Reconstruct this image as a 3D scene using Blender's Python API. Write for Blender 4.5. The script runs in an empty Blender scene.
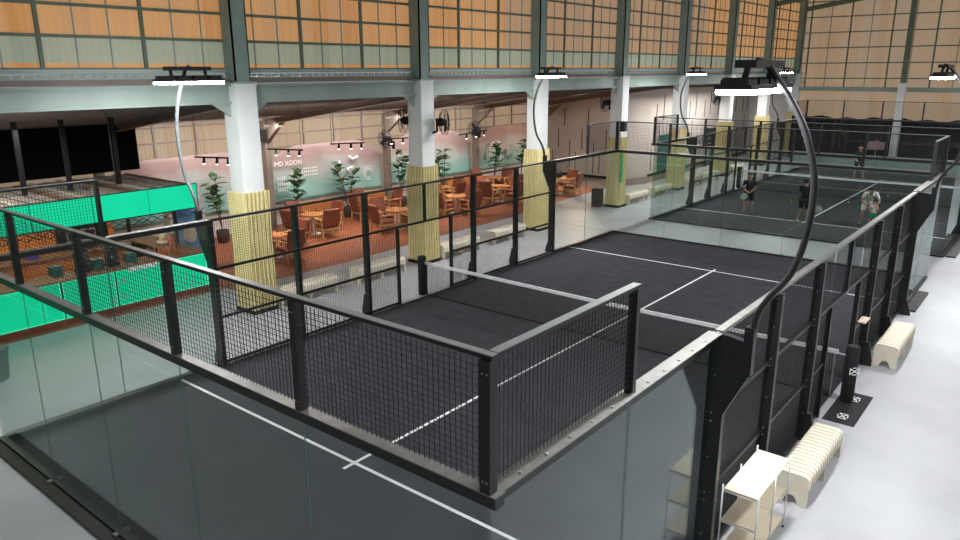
import bpy, math, random
from mathutils import Vector, Matrix
random.seed(7)
PI = math.pi
scn = bpy.context.scene
col = scn.collection

# ------------------------------------------------------------------ materials
def lin(h):
    h = h.lstrip('#')
    v = [int(h[i:i+2], 16)/255 for i in (0, 2, 4)]
    return tuple((c/12.92 if c <= .04045 else ((c+.055)/1.055)**2.4) for c in v) + (1,)

def pm(name, c1, rough=.6, metal=0, c2=None, scale=6, bump=0, emit=0, stretch=(1, 1, 1), detail=3, spec=.5):
    m = bpy.data.materials.new(name); m.use_nodes = True
    n = m.node_tree.nodes; l = m.node_tree.links
    b = n['Principled BSDF']
    tc = n.new('ShaderNodeTexCoord'); mp = n.new('ShaderNodeMapping'); mp.inputs['Scale'].default_value = stretch
    no = n.new('ShaderNodeTexNoise'); no.inputs['Scale'].default_value = scale; no.inputs['Detail'].default_value = detail
    l.new(tc.outputs['Object'], mp.inputs['Vector']); l.new(mp.outputs[0], no.inputs['Vector'])
    r = n.new('ShaderNodeValToRGB'); r.color_ramp.elements[0].position = .3; r.color_ramp.elements[1].position = .7
    a = lin(c1)
    if c2 is None: d = tuple(x*.86 for x in a[:3]) + (1,)
    else: d = lin(c2)
    r.color_ramp.elements[0].color = d; r.color_ramp.elements[1].color = a
    l.new(no.outputs['Fac'], r.inputs['Fac']); l.new(r.outputs[0], b.inputs['Base Color'])
    b.inputs['Roughness'].default_value = rough; b.inputs['Metallic'].default_value = metal
    b.inputs['Specular IOR Level'].default_value = spec
    if emit:
        l.new(r.outputs[0], b.inputs['Emission Color']); b.inputs['Emission Strength'].default_value = emit
    if bump:
        bu = n.new('ShaderNodeBump'); bu.inputs['Strength'].default_value = bump; bu.inputs['Distance'].default_value = .02
        l.new(no.outputs['Fac'], bu.inputs['Height']); l.new(bu.outputs[0], b.inputs['Normal'])
    return m

def m_glass(name='court_glass'):
    m = bpy.data.materials.new(name); m.use_nodes = True
    n = m.node_tree.nodes; l = m.node_tree.links
    for x in list(n): n.remove(x)
    o = n.new('ShaderNodeOutputMaterial'); mx = n.new('ShaderNodeMixShader'); fr = n.new('ShaderNodeFresnel')
    ge = n.new('ShaderNodeNewGeometry'); im = n.new('ShaderNodeMath'); im.operation = 'MULTIPLY_ADD'; im.inputs[1].default_value = 1/1.5-1.5; im.inputs[2].default_value = 1.5
    l.new(ge.outputs['Backfacing'], im.inputs[0]); l.new(im.outputs[0], fr.inputs['IOR'])
    t = n.new('ShaderNodeBsdfTransparent'); t.inputs[0].default_value = (.905, .935, .922, 1)
    g = n.new('ShaderNodeBsdfGlossy'); g.inputs['Roughness'].default_value = .01; g.inputs[0].default_value = (.76, .84, .82, 1)
    l.new(fr.outputs[0], mx.inputs[0]); l.new(t.outputs[0], mx.inputs[1]); l.new(g.outputs[0], mx.inputs[2]); l.new(mx.outputs[0], o.inputs[0])
    return m

def m_turf():
    m = pm('black_turf', '#404044', .95, 0, '#37373b', 3, 0, spec=.15)
    n = m.node_tree.nodes; l = m.node_tree.links; b = n['Principled BSDF']
    src = b.inputs['Base Color'].links[0].from_socket
    tc = n.new('ShaderNodeTexCoord')
    no = n.new('ShaderNodeTexNoise'); no.inputs['Scale'].default_value = 90; no.inputs['Detail'].default_value = 2
    l.new(tc.outputs['Object'], no.inputs['Vector'])
    mx = n.new('ShaderNodeMix'); mx.data_type = 'RGBA'; mx.blend_type = 'OVERLAY'; mx.inputs[0].default_value = .55
    l.new(src, mx.inputs[6]); l.new(no.outputs['Fac'], mx.inputs[7])
    # worn sandy patches
    n2 = n.new('ShaderNodeTexNoise'); n2.inputs['Scale'].default_value = .7; n2.inputs['Detail'].default_value = 5
    l.new(tc.outputs['Object'], n2.inputs['Vector'])
    r2 = n.new('ShaderNodeValToRGB'); r2.color_ramp.elements[0].position = .66; r2.color_ramp.elements[1].position = .78
    r2.color_ramp.elements[1].color = (.22, .22, .22, 1)
    l.new(n2.outputs['Fac'], r2.inputs['Fac'])
    m2 = n.new('ShaderNodeMix'); m2.data_type = 'RGBA'; l.new(r2.outputs[0], m2.inputs[0])
    l.new(mx.outputs[2], m2.inputs[6]); m2.inputs[7].default_value = (.2, .2, .21, 1)
    l.new(m2.outputs[2], b.inputs['Base Color'])
    bu = n.new('ShaderNodeBump'); bu.inputs['Strength'].default_value = .5; bu.inputs['Distance'].default_value = .01
    l.new(no.outputs['Fac'], bu.inputs['Height']); l.new(bu.outputs[0], b.inputs['Normal'])
    return m

def m_panel(name, cols, axis, emit=0, transl=.6, width=.5):
    """translucent corrugated sheet: each sheet its own tint, fine ribs across `axis`"""
    m = bpy.data.materials.new(name); m.use_nodes = True
    n = m.node_tree.nodes; l = m.node_tree.links; b = n['Principled BSDF']
    tc = n.new('ShaderNodeTexCoord'); sp = n.new('ShaderNodeSeparateXYZ'); l.new(tc.outputs['Object'], sp.inputs[0])
    di = n.new('ShaderNodeMath'); di.operation = 'DIVIDE'; di.inputs[1].default_value = width; l.new(sp.outputs[axis], di.inputs[0])
    fl = n.new('ShaderNodeMath'); fl.operation = 'FLOOR'; l.new(di.outputs[0], fl.inputs[0])
    wn = n.new('ShaderNodeTexWhiteNoise'); wn.noise_dimensions = '1D'; l.new(fl.outputs[0], wn.inputs['W'])
    mp = n.new('ShaderNodeMapping')
    s = [1, 1, 1]; s[axis] = 7; s[2] = .5; mp.inputs['Scale'].default_value = s
    l.new(tc.outputs['Object'], mp.inputs['Vector'])
    no = n.new('ShaderNodeTexNoise'); no.inputs['Scale'].default_value = 1.2; no.inputs['Detail'].default_value = 3
    l.new(mp.outputs[0], no.inputs['Vector'])
    av = n.new('ShaderNodeMath'); av.operation = 'MULTIPLY_ADD'; av.inputs[1].default_value = .45
    l.new(wn.outputs['Value'], av.inputs[0])
    ml = n.new('ShaderNodeMath'); ml.operation = 'MULTIPLY'; ml.inputs[1].default_value = .6; l.new(no.outputs['Fac'], ml.inputs[0])
    l.new(ml.outputs[0], av.inputs[2])
    r = n.new('ShaderNodeValToRGB'); e = r.color_ramp.elements
    e[0].position = .2; e[1].position = .8; e[0].color = lin(cols[0]); e[1].color = lin(cols[-1])
    if len(cols) > 2:
        x = e.new(.5); x.color = lin(cols[1])
    l.new(av.outputs[0], r.inputs['Fac'])
    l.new(r.outputs[0], b.inputs['Base Color']); b.inputs['Roughness'].default_value = .7
    wv = n.new('ShaderNodeMath'); wv.operation = 'MULTIPLY'; wv.inputs[1].default_value = 2*PI/.13; l.new(sp.outputs[axis], wv.inputs[0])
    si = n.new('ShaderNodeMath'); si.operation = 'SINE'; l.new(wv.outputs[0], si.inputs[0])
    bu = n.new('ShaderNodeBump'); bu.inputs['Strength'].default_value = .35; bu.inputs['Distance'].default_value = .02
    l.new(si.outputs[0], bu.inputs['Height']); l.new(bu.outputs[0], b.inputs['Normal'])
    tr = n.new('ShaderNodeBsdfTranslucent'); l.new(r.outputs[0], tr.inputs[0])
    mx = n.new('ShaderNodeMixShader'); mx.inputs[0].default_value = transl
    o = [q for q in n if q.type == 'OUTPUT_MATERIAL'][0]
    l.new(b.outputs[0], mx.inputs[1]); l.new(tr.outputs[0], mx.inputs[2]); l.new(mx.outputs[0], o.inputs[0])
    return m

def m_banner():
    m = pm('banner_cloth', '#b9a19c', .8, 0, None, 2, .3)
    n = m.node_tree.nodes; l = m.node_tree.links; b = n['Principled BSDF']
    tc = n.new('ShaderNodeTexCoord'); sp = n.new('ShaderNodeSeparateXYZ'); l.new(tc.outputs['Generated'], sp.inputs[0])
    no = n.new('ShaderNodeTexNoise'); no.inputs['Scale'].default_value = 1.3; l.new(tc.outputs['Generated'], no.inputs['Vector'])
    ad = n.new('ShaderNodeMath'); ad.operation = 'MULTIPLY_ADD'; ad.inputs[1].default_value = .5; l.new(no.outputs['Fac'], ad.inputs[0]); l.new(sp.outputs[2], ad.inputs[2])
    r = n.new('ShaderNodeValToRGB'); e = r.color_ramp.elements
    e[0].position = .5; e[0].color = lin('#95c6bf'); e[1].position = .98; e[1].color = lin('#a98f8b')
    x = e.new(.72); x.color = lin('#b9c4c2')
    l.new(ad.outputs[0], r.inputs['Fac']); l.new(r.outputs[0], b.inputs['Base Color'])
    return m

def m_emit(name, c, s, c2=None):
    m = bpy.data.materials.new(name); m.use_nodes = True
    n = m.node_tree.nodes; l = m.node_tree.links
    for x in list(n): n.remove(x)
    o = n.new('ShaderNodeOutputMaterial'); e = n.new('ShaderNodeEmission'); e.inputs[1].default_value = s
    tc = n.new('ShaderNodeTexCoord'); no = n.new('ShaderNodeTexNoise'); no.inputs['Scale'].default_value = 2
    r = n.new('ShaderNodeValToRGB'); r.color_ramp.elements[0].color = lin(c2 or c); r.color_ramp.elements[1].color = lin(c)
    l.new(tc.outputs['Object'], no.inputs[0]); l.new(no.outputs['Fac'], r.inputs[0]); l.new(r.outputs[0], e.inputs[0]); l.new(e.outputs[0], o.inputs[0])
    return m

def m_tiles(name, c1, c2, mortar, s):
    m = pm(name, c1, .45, 0, c2, 2)
    n = m.node_tree.nodes; l = m.node_tree.links; b = n['Principled BSDF']
    src = b.inputs['Base Color'].links[0].from_socket
    tc = n.new('ShaderNodeTexCoord'); br = n.new('ShaderNodeTexBrick'); br.inputs['Scale'].default_value = s
    br.offset = 0; br.inputs['Brick Width'].default_value = .5; br.inputs['Row Height'].default_value = .5; br.inputs['Mortar Size'].default_value = .008
    l.new(tc.outputs['Object'], br.inputs['Vector']); l.new(src, br.inputs['Color1']); l.new(src, br.inputs['Color2'])
    br.inputs['Mortar'].default_value = lin(mortar)
    l.new(br.outputs['Color'], b.inputs['Base Color'])
    return m

M = {}
M['floor'] = pm('polished_concrete', '#b6b8bb', .42, 0, '#aaacb0', .8, 0, spec=.4)
M['turf'] = m_turf()
M['line'] = pm('white_paint_line', '#f2f2f2', .7, 0, '#e2e2e2', 30)
M['black'] = pm('black_powder_coat', '#1c1d1f', .38, 0, '#151617', 12)
M['blackmatte'] = pm('black_matte', '#141416', .8, 0, '#0d0d0f', 5)
M['wire'] = pm('black_mesh_wire', '#17181a', .5, 0, '#101012', 12)
M['galv'] = pm('grey_steel_flange', '#8d8d88', .45, .3, '#7a7a76', 9)
M['cap'] = pm('pale_rail_cap', '#a9adab', .4, .2, '#9a9e9c', 9)
M['kerb'] = pm('dark_kerb', '#2c2622', .6, 0, '#211d1b', 4)
M['glass'] = m_glass()
M['glassedge'] = pm('glass_edge', '#5f7f78', .2, 0, '#466660', 8)
M['net'] = pm('net_cord', '#111113', .8)
M['tape'] = pm('white_net_tape', '#f4f4f4', .6, 0, '#e4e6e8', 8)
M['concrete_white'] = pm('white_painted_concrete', '#f3f5f3', .6, 0, '#eaeeec', 1.5)
M['sage'] = pm('sage_painted_steel', '#a3b3aa', .5, 0, '#93a49a', 1.5)
M['darkgreen'] = pm('dark_green_steel', '#8a9d94', .5, 0, '#7b8e85', 1.5)
M['girt'] = pm('green_grey_girt', '#6c7a68', .55, 0, '#5e6c5b', 2)
M['yellow'] = pm('yellow_pleated_cloth', '#e6d9a4', .85, 0, '#d8ca8c', 3, .1)
M['orange'] = m_panel('orange_sheet', ['#dc9c60', '#ecb47c', '#dcae80'], 1)
M['orangefar'] = m_panel('tan_sheet', ['#c5a082', '#d2ac8a', '#bfa48a'], 1)
M['band'] = m_panel('grey_green_sheet', ['#aab3a0', '#b8c0ac', '#bdbfaa'], 1, transl=.5)
M['beige'] = m_panel('beige_sheet', ['#c9ab8d', '#d6b99a', '#cdb8a0'], 0)
M['beigeside'] = m_panel('beige_side_sheet', ['#ab967e', '#b8a48c', '#b3a392'], 1)
M['brownsteel'] = pm('taupe_steel', '#8b7d73', .6, 0, '#7c6f66', 2)
M['roof'] = pm('roof_sheet', '#aca39c', .6, 0, '#9a918b', 1, .1, stretch=(6, .3, 1))
M['whitewall'] = pm('white_wall', '#ece9e6', .7, 0, '#dfdcd9', 1)
M['greywall'] = pm('pale_grey_board', '#d6cdc6', .7, 0, '#cbc1ba', .8)
M['slot'] = pm('dark_slot', '#4b443f', .8)
M['banner'] = m_banner()
M['art'] = pm('white_print', '#ffffff', .7)
M['redfloor'] = m_tiles('terracotta_tiles', '#a3603f', '#8f5238', '#744533', 1.2)
M['taupefloor'] = pm('taupe_floor', '#7b6d66', .6, 0, '#6e625c', 1)
M['green'] = m_emit('green_backlit_panel', '#1cd8a2', 1.12, '#12cb95')
M['greenedge'] = m_emit('green_panel_edge', '#62ffd0', 1.3, '#30f5b4')
M['led'] = m_emit('led_lens', '#ffffff', 145, '#fafcff')
M['smallspot'] = m_emit('small_spot', '#fff2dc', 12)
M['wood'] = pm('light_wood', '#ebe1cb', .5, 0, '#e0d2b6', 5, 0, stretch=(1, 12, 1))
M['woodslat'] = pm('cream_wood_slats', '#ece6d4', .5, 0, '#e2d9c2', 5)
M['groove'] = pm('slat_groove', '#9c8a68', .8)
M['chairwood'] = pm('oak_frame', '#d3a56c', .5, 0, '#c2935c', 8)
M['leather'] = pm('brown_leather', '#8a4a30', .5, 0, '#783e28', 6)
M['tabletop'] = pm('warm_wood_top', '#c8844a', .45, 0, '#b37440', 4)
M['whitemetal'] = pm('white_metal', '#ececec', .4)
M['leaf'] = pm('leaf_green', '#436c38', .5, 0, '#2c5025', 9)
M['stem'] = pm('plant_stem', '#5a4a34', .8)
M['pot'] = pm('plant_pot', '#4a3a33', .6)
M['tarp'] = pm('black_tarp', '#0b0b0c', .95, 0, '#070708', 2, spec=.1)
M['orangewall'] = pm('orange_wall', '#e59a52', .7, 0, '#d88c46', 1)
M['barwood'] = pm('bar_worktop', '#8a6a4e', .5, 0, '#75583f', 3)
M['slatgrey'] = pm('weathered_slat', '#b5ada3', .8, 0, '#8f867c', 4)
M['teal'] = pm('teal_plastic', '#2a6f66', .5, 0, '#22605a', 3)
M['blue'] = pm('blue_print', '#2f6fc0', .5, 0, '#89b8dc', 3)
M['steel'] = pm('brushed_steel', '#a9adb1', .35, .6)
M['purple'] = pm('purple_plastic', '#5040b8', .5)
M['terracotta'] = pm('terracotta', '#b06a45', .7)
M['cream'] = pm('cream_ceramic', '#e6dcc8', .4)
M['hedge'] = pm('dark_netting', '#2d2c31', .95, 0, '#201f24', 5, 0, spec=.1)
M['palewall'] = pm('pale_low_wall', '#a7b5b0', .7, 0, '#98a6a2', 1)
M['pink'] = pm('pink_cloth', '#caa2a6', .8)
M['skin'] = pm('skin', '#c89274', .55, 0, '#bb8467', 5)
M['hair'] = pm('dark_hair', '#15110f', .7)
M['blackcloth'] = pm('black_cloth', '#19191c', .85, 0, '#121214', 5)
M['whitecloth'] = pm('white_cloth', '#e9e9e6', .85, 0, '#d6d6d4', 5)
M['greencloth'] = pm('green_cloth', '#2f9a72', .85)
M['beigecloth'] = pm('beige_cloth', '#b99a86', .85)
M['whiteshoe'] = pm('white_shoe', '#e8e8e8', .6)
M['orangeshoe'] = pm('orange_shoe', '#d8532c', .6)
M['greyshoe'] = pm('grey_shoe', '#777b80', .6)
M['ball'] = pm('ball_yellow', '#d6e84a', .8, 0, '#c4d63e', 20)
M['greensign'] = pm('green_sign', '#2fae7b', .5)
M['brown'] = pm('brown_bin', '#54443b', .6)
M['poleg'] = pm('grey_pole', '#5c5f61', .3, .2, '#505355', 6)
M['rope'] = pm('blue_clip', '#4f86b0', .5)

# ------------------------------------------------------------------ mesh builder
class MB:
    def __init__(s): s.v = []; s.f = []; s.m = []; s.sm = []
    def add(s, vs, fs, mi=0, smooth=False):
        o = len(s.v); s.v += [tuple(x) for x in vs]
        s.f += [tuple(i+o for i in f) for f in fs]; s.m += [mi]*len(fs); s.sm += [smooth]*len(fs)
        return s
    def box(s, c, d, mi=0, rz=0):
        x, y, z = d[0]/2, d[1]/2, d[2]/2
        P = [Vector((a*x, b*y, e*z)) for e in (-1, 1) for b in (-1, 1) for a in (-1, 1)]
        if rz: R = Matrix.Rotation(rz, 3, 'Z'); P = [R @ p for p in P]
        c = Vector(c)
        return s.add([p+c for p in P], [(0, 2, 3, 1), (4, 5, 7, 6), (0, 1, 5, 4), (2, 6, 7, 3), (0, 4, 6, 2), (1, 3, 7, 5)], mi)
    def bb(s, a, b, mi=0):
        return s.box([(a[i]+b[i])/2 for i in range(3)], [abs(b[i]-a[i]) for i in range(3)], mi)
    def bar(s, p, q, w, h, mi=0, up=(0, 0, 1)):
        p = Vector(p); q = Vector(q); d = (q-p).normalized(); u = Vector(up)
        if abs(d.dot(u)) > .99: u = Vector((0, 1, 0))
        a = d.cross(u).normalized()*w/2; b = a.cross(d).normalized()*h/2
        P = [p-a-b, p+a-b, p+a+b, p-a+b, q-a-b, q+a-b, q+a+b, q-a+b]
        return s.add(P, [(0, 3, 2, 1), (4, 5, 6, 7), (0, 1, 5, 4), (1, 2, 6, 5), (2, 3, 7, 6), (3, 0, 4, 7)], mi)
    def tube(s, pts, r, n=8, mi=0, smooth=True, cap=True):
        pts = [Vector(p) for p in pts]; rs = r if isinstance(r, (list, tuple)) else [r]*len(pts)
        vs = []; ref = None
        for i, p in enumerate(pts):
            d = (pts[min(i+1, len(pts)-1)]-pts[max(i-1, 0)]).normalized()
            if ref is None:
                ref = Vector((0, 0, 1)) if abs(d.z) < .9 else Vector((1, 0, 0))
            a = d.cross(ref).normalized(); b = a.cross(d).normalized(); ref = b
            for k in range(n):
                t = 2*PI*k/n; vs.append(p+(a*math.cos(t)+b*math.sin(t))*rs[i])
        fs = []
        for i in range(len(pts)-1):
            for k in range(n):
                fs.append((i*n+k, i*n+(k+1) % n, (i+1)*n+(k+1) % n, (i+1)*n+k))
        s.add(vs, fs, mi, smooth)
        if cap:
            o = len(s.v)-len(vs)
            s.f += [tuple(o+k for k in range(n))[::-1], tuple(o+(len(pts)-1)*n+k for k in range(n))]
            s.m += [mi, mi]; s.sm += [False, False]
        return s
    def lathe(s, prof, c=(0, 0, 0), n=16, mi=0, smooth=True):
        vs = [(c[0]+r*math.cos(2*PI*k/n), c[1]+r*math.sin(2*PI*k/n), c[2]+z) for r, z in prof for k in range(n)]
        fs = [(i*n+k, i*n+(k+1) % n, (i+1)*n+(k+1) % n, (i+1)*n+k) for i in range(len(prof)-1) for k in range(n)]
        fs += [tuple(range(n))[::-1], tuple((len(prof)-1)*n+k for k in range(n))]
        return s.add(vs, fs, mi, smooth)
    def ball(s, c, r, n=10, mi=0, sc=(1, 1, 1)):
        vs = []; m = max(4, n//2)
        for i in range(m+1):
            t = PI*i/m
            for k in range(n):
                a = 2*PI*k/n
                rr = max(math.sin(t), .02)
                vs.append((c[0]+r*sc[0]*rr*math.cos(a), c[1]+r*sc[1]*rr*math.sin(a), c[2]-r*sc[2]*math.cos(t)))
        fs = [(i*n+k, i*n+(k+1) % n, (i+1)*n+(k+1) % n, (i+1)*n+k) for i in range(m) for k in range(n)]
        fs += [tuple(range(n))[::-1], tuple(m*n+k for k in range(n))]
        return s.add(vs, fs, mi, True)
    def prism(s, poly, axis, a, b, mi=0):
        """poly: 2D points in the two other axes order; extrude along axis"""
        def mk(p, t):
            q = list(p); q.insert(axis, t); return tuple(q)
        n = len(poly)
        vs = [mk(p, a) for p in poly]+[mk(p, b) for p in poly]
        fs = [tuple(range(n))[::-1], tuple(range(n, 2*n))]+[(k, (k+1) % n, n+(k+1) % n, n+k) for k in range(n)]
        return s.add(vs, fs, mi)
    def build(s, name, mats, parent=None, org=None, bevel=0):
        me = bpy.data.meshes.new(name)
        v = s.v
        if org is None and parent is not None: org = parent.get('_org', None)
        if org is not None: v = [(x-org[0], y-org[1], z-org[2]) for x, y, z in v]
        me.from_pydata(v, [], s.f)
        for mt in (mats if isinstance(mats, (list, tuple)) else [mats]): me.materials.append(mt)
        me.polygons.foreach_set('material_index', s.m); me.polygons.foreach_set('use_smooth', s.sm)
        me.validate(); me.update()
        import bmesh
        bm = bmesh.new(); bm.from_mesh(me); bmesh.ops.recalc_face_normals(bm, faces=bm.faces); bm.to_mesh(me); bm.free()
        o = bpy.data.objects.new(name, me); col.objects.link(o)
        if parent is not None:
            o.parent = parent
            if parent.get('_org', None) is not None: o['_org'] = tuple(parent['_org'])
        elif org is not None: o.location = org
        if bevel:
            b = o.modifiers.new('Bevel', 'BEVEL'); b.width = bevel; b.segments = 2; b.limit_method = 'ANGLE'
        return o

def tag(o, label=None, cat=None, group=None, kind=None):
    if label: o['label'] = label
    if cat: o['category'] = cat
    if group: o['group'] = group
    if kind: o['kind'] = kind
    return o
def thing(name, label, cat, loc=(0, 0, 0), rz=0, group=None, world=False):
    """world=True: parts are written in world coordinates"""
    o = bpy.data.objects.new(name, None); col.objects.link(o); o.location = loc; o.rotation_euler = (0, 0, rz)
    o.empty_display_size = .2
    if world: o['_org'] = tuple(loc)
    return tag(o, label, cat, group)
def children(o): return [c for c in bpy.data.objects if c.parent == o]
def dup(root, loc, rz=0, label=None, group=None, sc=None):
    kids = children(root)
    r = root.copy(); col.objects.link(r); r.location = loc; r.rotation_euler = (0, 0, rz)
    if sc: r.scale = (sc, sc, sc)
    if label: r['label'] = label
    if group: r['group'] = group
    for c in kids:
        k = c.copy(); col.objects.link(k); k.parent = r
        for g in children(c):
            h = g.copy(); col.objects.link(h); h.parent = k
    return r
def struct(name, mb, m, **k):
    return tag(mb.build(name, m, **k), kind='structure')
def text_mesh(name, body, size, m, parent, loc, rot, ext=.002):
    cu = bpy.data.curves.new(name, 'FONT'); cu.body = body; cu.size = size; cu.extrude = ext; cu.align_x = 'CENTER'; cu.align_y = 'CENTER'
    t = bpy.data.objects.new(name+'_c', cu); col.objects.link(t)
    me = bpy.data.meshes.new_from_object(t.evaluated_get(bpy.context.evaluated_depsgraph_get()))
    bpy.data.objects.remove(t); bpy.data.curves.remove(cu)
    me.materials.clear(); me.materials.append(m); me.name = name
    o = bpy.data.objects.new(name, me); col.objects.link(o); o.location = loc; o.rotation_euler = rot; o.parent = parent
    return o

# ------------------------------------------------------------------ camera
C = Vector((12.7018, -3.4260, 5.7372))
Rm = Matrix.Identity(3)
rv = Vector((1.24872998, 0.44489857, 0.57707064))
Rm = Matrix.Rotation(rv.length, 3, rv.normalized())
cam = bpy.data.cameras.new('camera'); co = bpy.data.objects.new('camera', cam); col.objects.link(co)
co.matrix_world = Matrix.Translation(C) @ Rm.to_4x4()
cam.sensor_width = 36; cam.lens = 729.76*36/960; cam.clip_end = 300; cam.clip_start = .05
scn.camera = co

# ------------------------------------------------------------------ setting
COLY = [6.55+6.05*k for k in range(8)]; CX = -2.5
YE = 49.2
struct('floor', MB().bb((-11, -12, -.2), (26, YE, 0)), M['floor'])
red = MB().prism([(-10.9, 7.1), (-4.5, 7.1), (-4.3, 11), (-4.5, 15), (-4.6, 20), (-5.0, 23.5), (-5.3, 28.4), (-10.9, 30.2)], 2, .001, .008)
struct('floor_lounge', red, M['redfloor'])
struct('floor_bar', MB().bb((-10.9, -6, .001), (-4.75, 7.1, .007)), M['redfloor'])
struct('floor_passage', MB().prism([(-10.9, 30.25), (-5.35, 28.45), (-4.4, 31.5), (-5.2, YE), (-10.9, YE)], 2, .001, .007), M['taupefloor'])

# side wall above the arcade
w = MB()
for (ya_, za_, yb_, zb_, mi_) in ((-12, 5.78, YE, 5.90, 0), (-12, 5.90, YE, 6.40, 1), (-12, 6.40, 17, 11, 0), (17, 6.40, 34, 11, 2), (34, 6.40, YE, 11, 0)):
    w.add([(-2.77, ya_, za_), (-2.77, yb_, za_), (-2.77, yb_, zb_), (-2.77, ya_, zb_)], [(0, 1, 2, 3)], mi_)
WL = struct('wall_left', w, [M['orange'], M['band'], M['orangefar']])
for z in (5.78, 6.40, 6.98, 7.55, 8.12, 8.7, 9.3, 9.9, 10.5):
    MB().bb((-2.76, -12, z-.03), (-2.69, YE, z+.03)).build('girt', M['girt'], WL)
yy = COLY[0]-18.15
k = 0
while yy < YE:
    if k % 9 != 0:
        big = k % 3 == 0
        wd = .035 if big else .012
        MB().bb((-2.76, yy-wd, 5.78), (-2.70 if big else -2.735, yy+wd, 11)).build('mullion', M['girt'] if big else M['sage'], WL)
    k += 1; yy += 6.05/9
# beam, ledge and toothed edge
T1 = struct('trim_1', MB().bb((-2.62, -12, 5.02), (-2.42, YE, 5.07)).bb((-2.54, -12, 5.07), (-2.50, YE, 5.40)).bb((-2.66, -12, 5.40), (-2.38, YE, 5.45)), M['sage'])
T2 = struct('trim_2', MB().bb((-2.78, -12, 5.47), (-2.56, YE, 5.58)), M['brownsteel'])
t = MB()
yy = -11.9
while yy < YE-.2:
    t.bb((-2.70, yy, 5.615), (-2.67, yy+.15, 5.67)); yy += .21
t.bb((-2.72, -12, 5.70), (-2.62, YE, 5.78)); t.bb((-2.72, -12, 5.58), (-2.62, YE, 5.61))
struct('trim_3', t, M['sage'])

# end wall
EW = struct('wall_back', MB().add([(-2.8, YE-.03, 2.3), (26, YE-.03, 2.3), (26, YE-.03, 11), (-2.8, YE-.03, 11)], [(0, 1, 2, 3)]), M['beige'])
for z in (5.15, 6.1, 7.05, 8.0, 8.95, 9.9):
    MB().bb((-2.7, YE-.12, z-.03), (26, YE-.04, z+.03)).build('girt', M['girt'], EW)
for i in range(24):
    x = -2.0+i*1.2
    wd = .04 if i % 2 == 0 else .012
    MB().bb((x-wd, YE-.11, 4.6), (x+wd, YE-.04, 11)).build('mullion', M['girt'], EW)
struct('trim_4', MB().bb((-2.6, YE-.35, 4.35), (26, YE-.12, 4.62)), M['sage'])
struct('wall_back_base', MB().bb((-11, YE-.02, 0), (26, YE+.15, 2.3)).bb((-11, YE-.02, 2.3), (-2.85, YE+.15, 5.4)), M['whitewall'])

# annex (lean-to) shell
XO = -10.8
def roofz(x): return 5.30+(x+2.6)*(5.30-4.12)/(-2.6+10.8)
struct('ceiling', MB().prism([(-2.6, roofz(-2.6)), (XO-.1, roofz(XO-.1)), (XO-.1, roofz(XO-.1)+.05), (-2.6, roofz(-2.6)+.05)], 1, -12, YE), M['roof'])
CE = bpy.data.objects['ceiling']
for i in range(8):
    x = -3.3-i*1.0
    MB().bb((x-.03, -12, roofz(x)-.12), (x+.03, YE, roofz(x)-.005)).build('purlin', M['brownsteel'], CE)
WO = struct('wall_outer', MB().add([(XO, -12, .8), (XO, YE, .8), (XO, YE, roofz(XO)-.02), (XO, -12, roofz(XO)-.02)], [(0, 1, 2, 3)]), M['beigeside'])
struct('baseboard_outer', MB().bb((XO-.05, -12, 0), (XO+.02, YE, .8)), M['whitewall'])
for z in (2.95, 3.45, 3.95):
    MB().bb((XO, -12, z-.025), (XO+.06, YE, z+.025)).build('girt', M['brownsteel'], WO)
yy = -11
while yy < 31:
    MB().bb((XO, yy-.03, 2.9), (XO+.05, yy+.03, 4.1)).build('mullion', M['brownsteel'], WO); yy += 1.51
# lounge end partition and passage wall
def slots(parent, pts):
    for a, b in pts:
        MB().bb(a, b).build('slot', M['slot'], parent)
PA = struct('wall_partition', MB().bb((XO, 31.7, 0), (-6.1, 31.85, 4.35)), M['greywall'])
sl = []
for i in range(12):
    x = -10.4+i*.38
    z0, z1 = [(.25, 1.35), (1.5, 2.6), (2.75, 3.7), (.25, 2.0)][i % 4]
    sl.append(((x-.02, 31.68, z0), (x+.02, 31.70, z1)))
slots(PA, sl)
MB().bb((XO, 31.66, 0), (-6.1, 31.70, .14)).build('skirting', M['blackmatte'], PA)
PB = struct('wall_passage', MB().prism([(-6.1, 31.7), (-5.5, 33.8), (-5.5, YE), (-5.65, YE), (-5.65, 33.85), (-6.25, 31.8)], 2, 0, 4.7), M['greywall'])
sl = []
for i in range(34):
    y = 34.1+i*.44
    z0, z1 = [(.3, 1.5), (2.9, 3.9), (1.6, 2.8), (3.0, 4.4), (.3, 1.9)][i % 5]
    sl.append(((-5.5, y-.025, z0), (-5.48, y+.025, z1)))
slots(PB, sl)
MB().bb((-5.5, 33.8, 0), (-5.46, YE, .14)).build('skirting', M['blackmatte'], PB)
wg = thing('teal_door_panel', 'teal glossy door leaf on the pale slotted passage wall', 'door', (-5.46, 35.6, .15), world=True)
MB().bb((-5.47, 34.9, .15), (-5.43, 36.3, 2.2)).build('panel', M['teal'], wg)
MB().bb((-5.43, 36.05, 1.0), (-5.38, 36.12, 1.4)).build('handle', M['steel'], wg)
nb = thing('notice_board', 'black slatted board on legs standing beside the passage wall', 'board', (-4.7, 40.8, 0), world=True)
MB().bb((-4.72, 39.8, 1.1), (-4.66, 41.8, 2.3)).build('panel', M['blackmatte'], nb)
for z in (1.4, 1.7, 2.0): MB().bb((-4.66, 39.85, z-.02), (-4.63, 41.75, z+.02)).build('slat', M['steel'], nb)
for y in (39.9, 41.7): MB().bb((-4.75, y-.04, .007), (-4.67, y+.04, 2.35)).build('leg', M['black'], nb)

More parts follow.
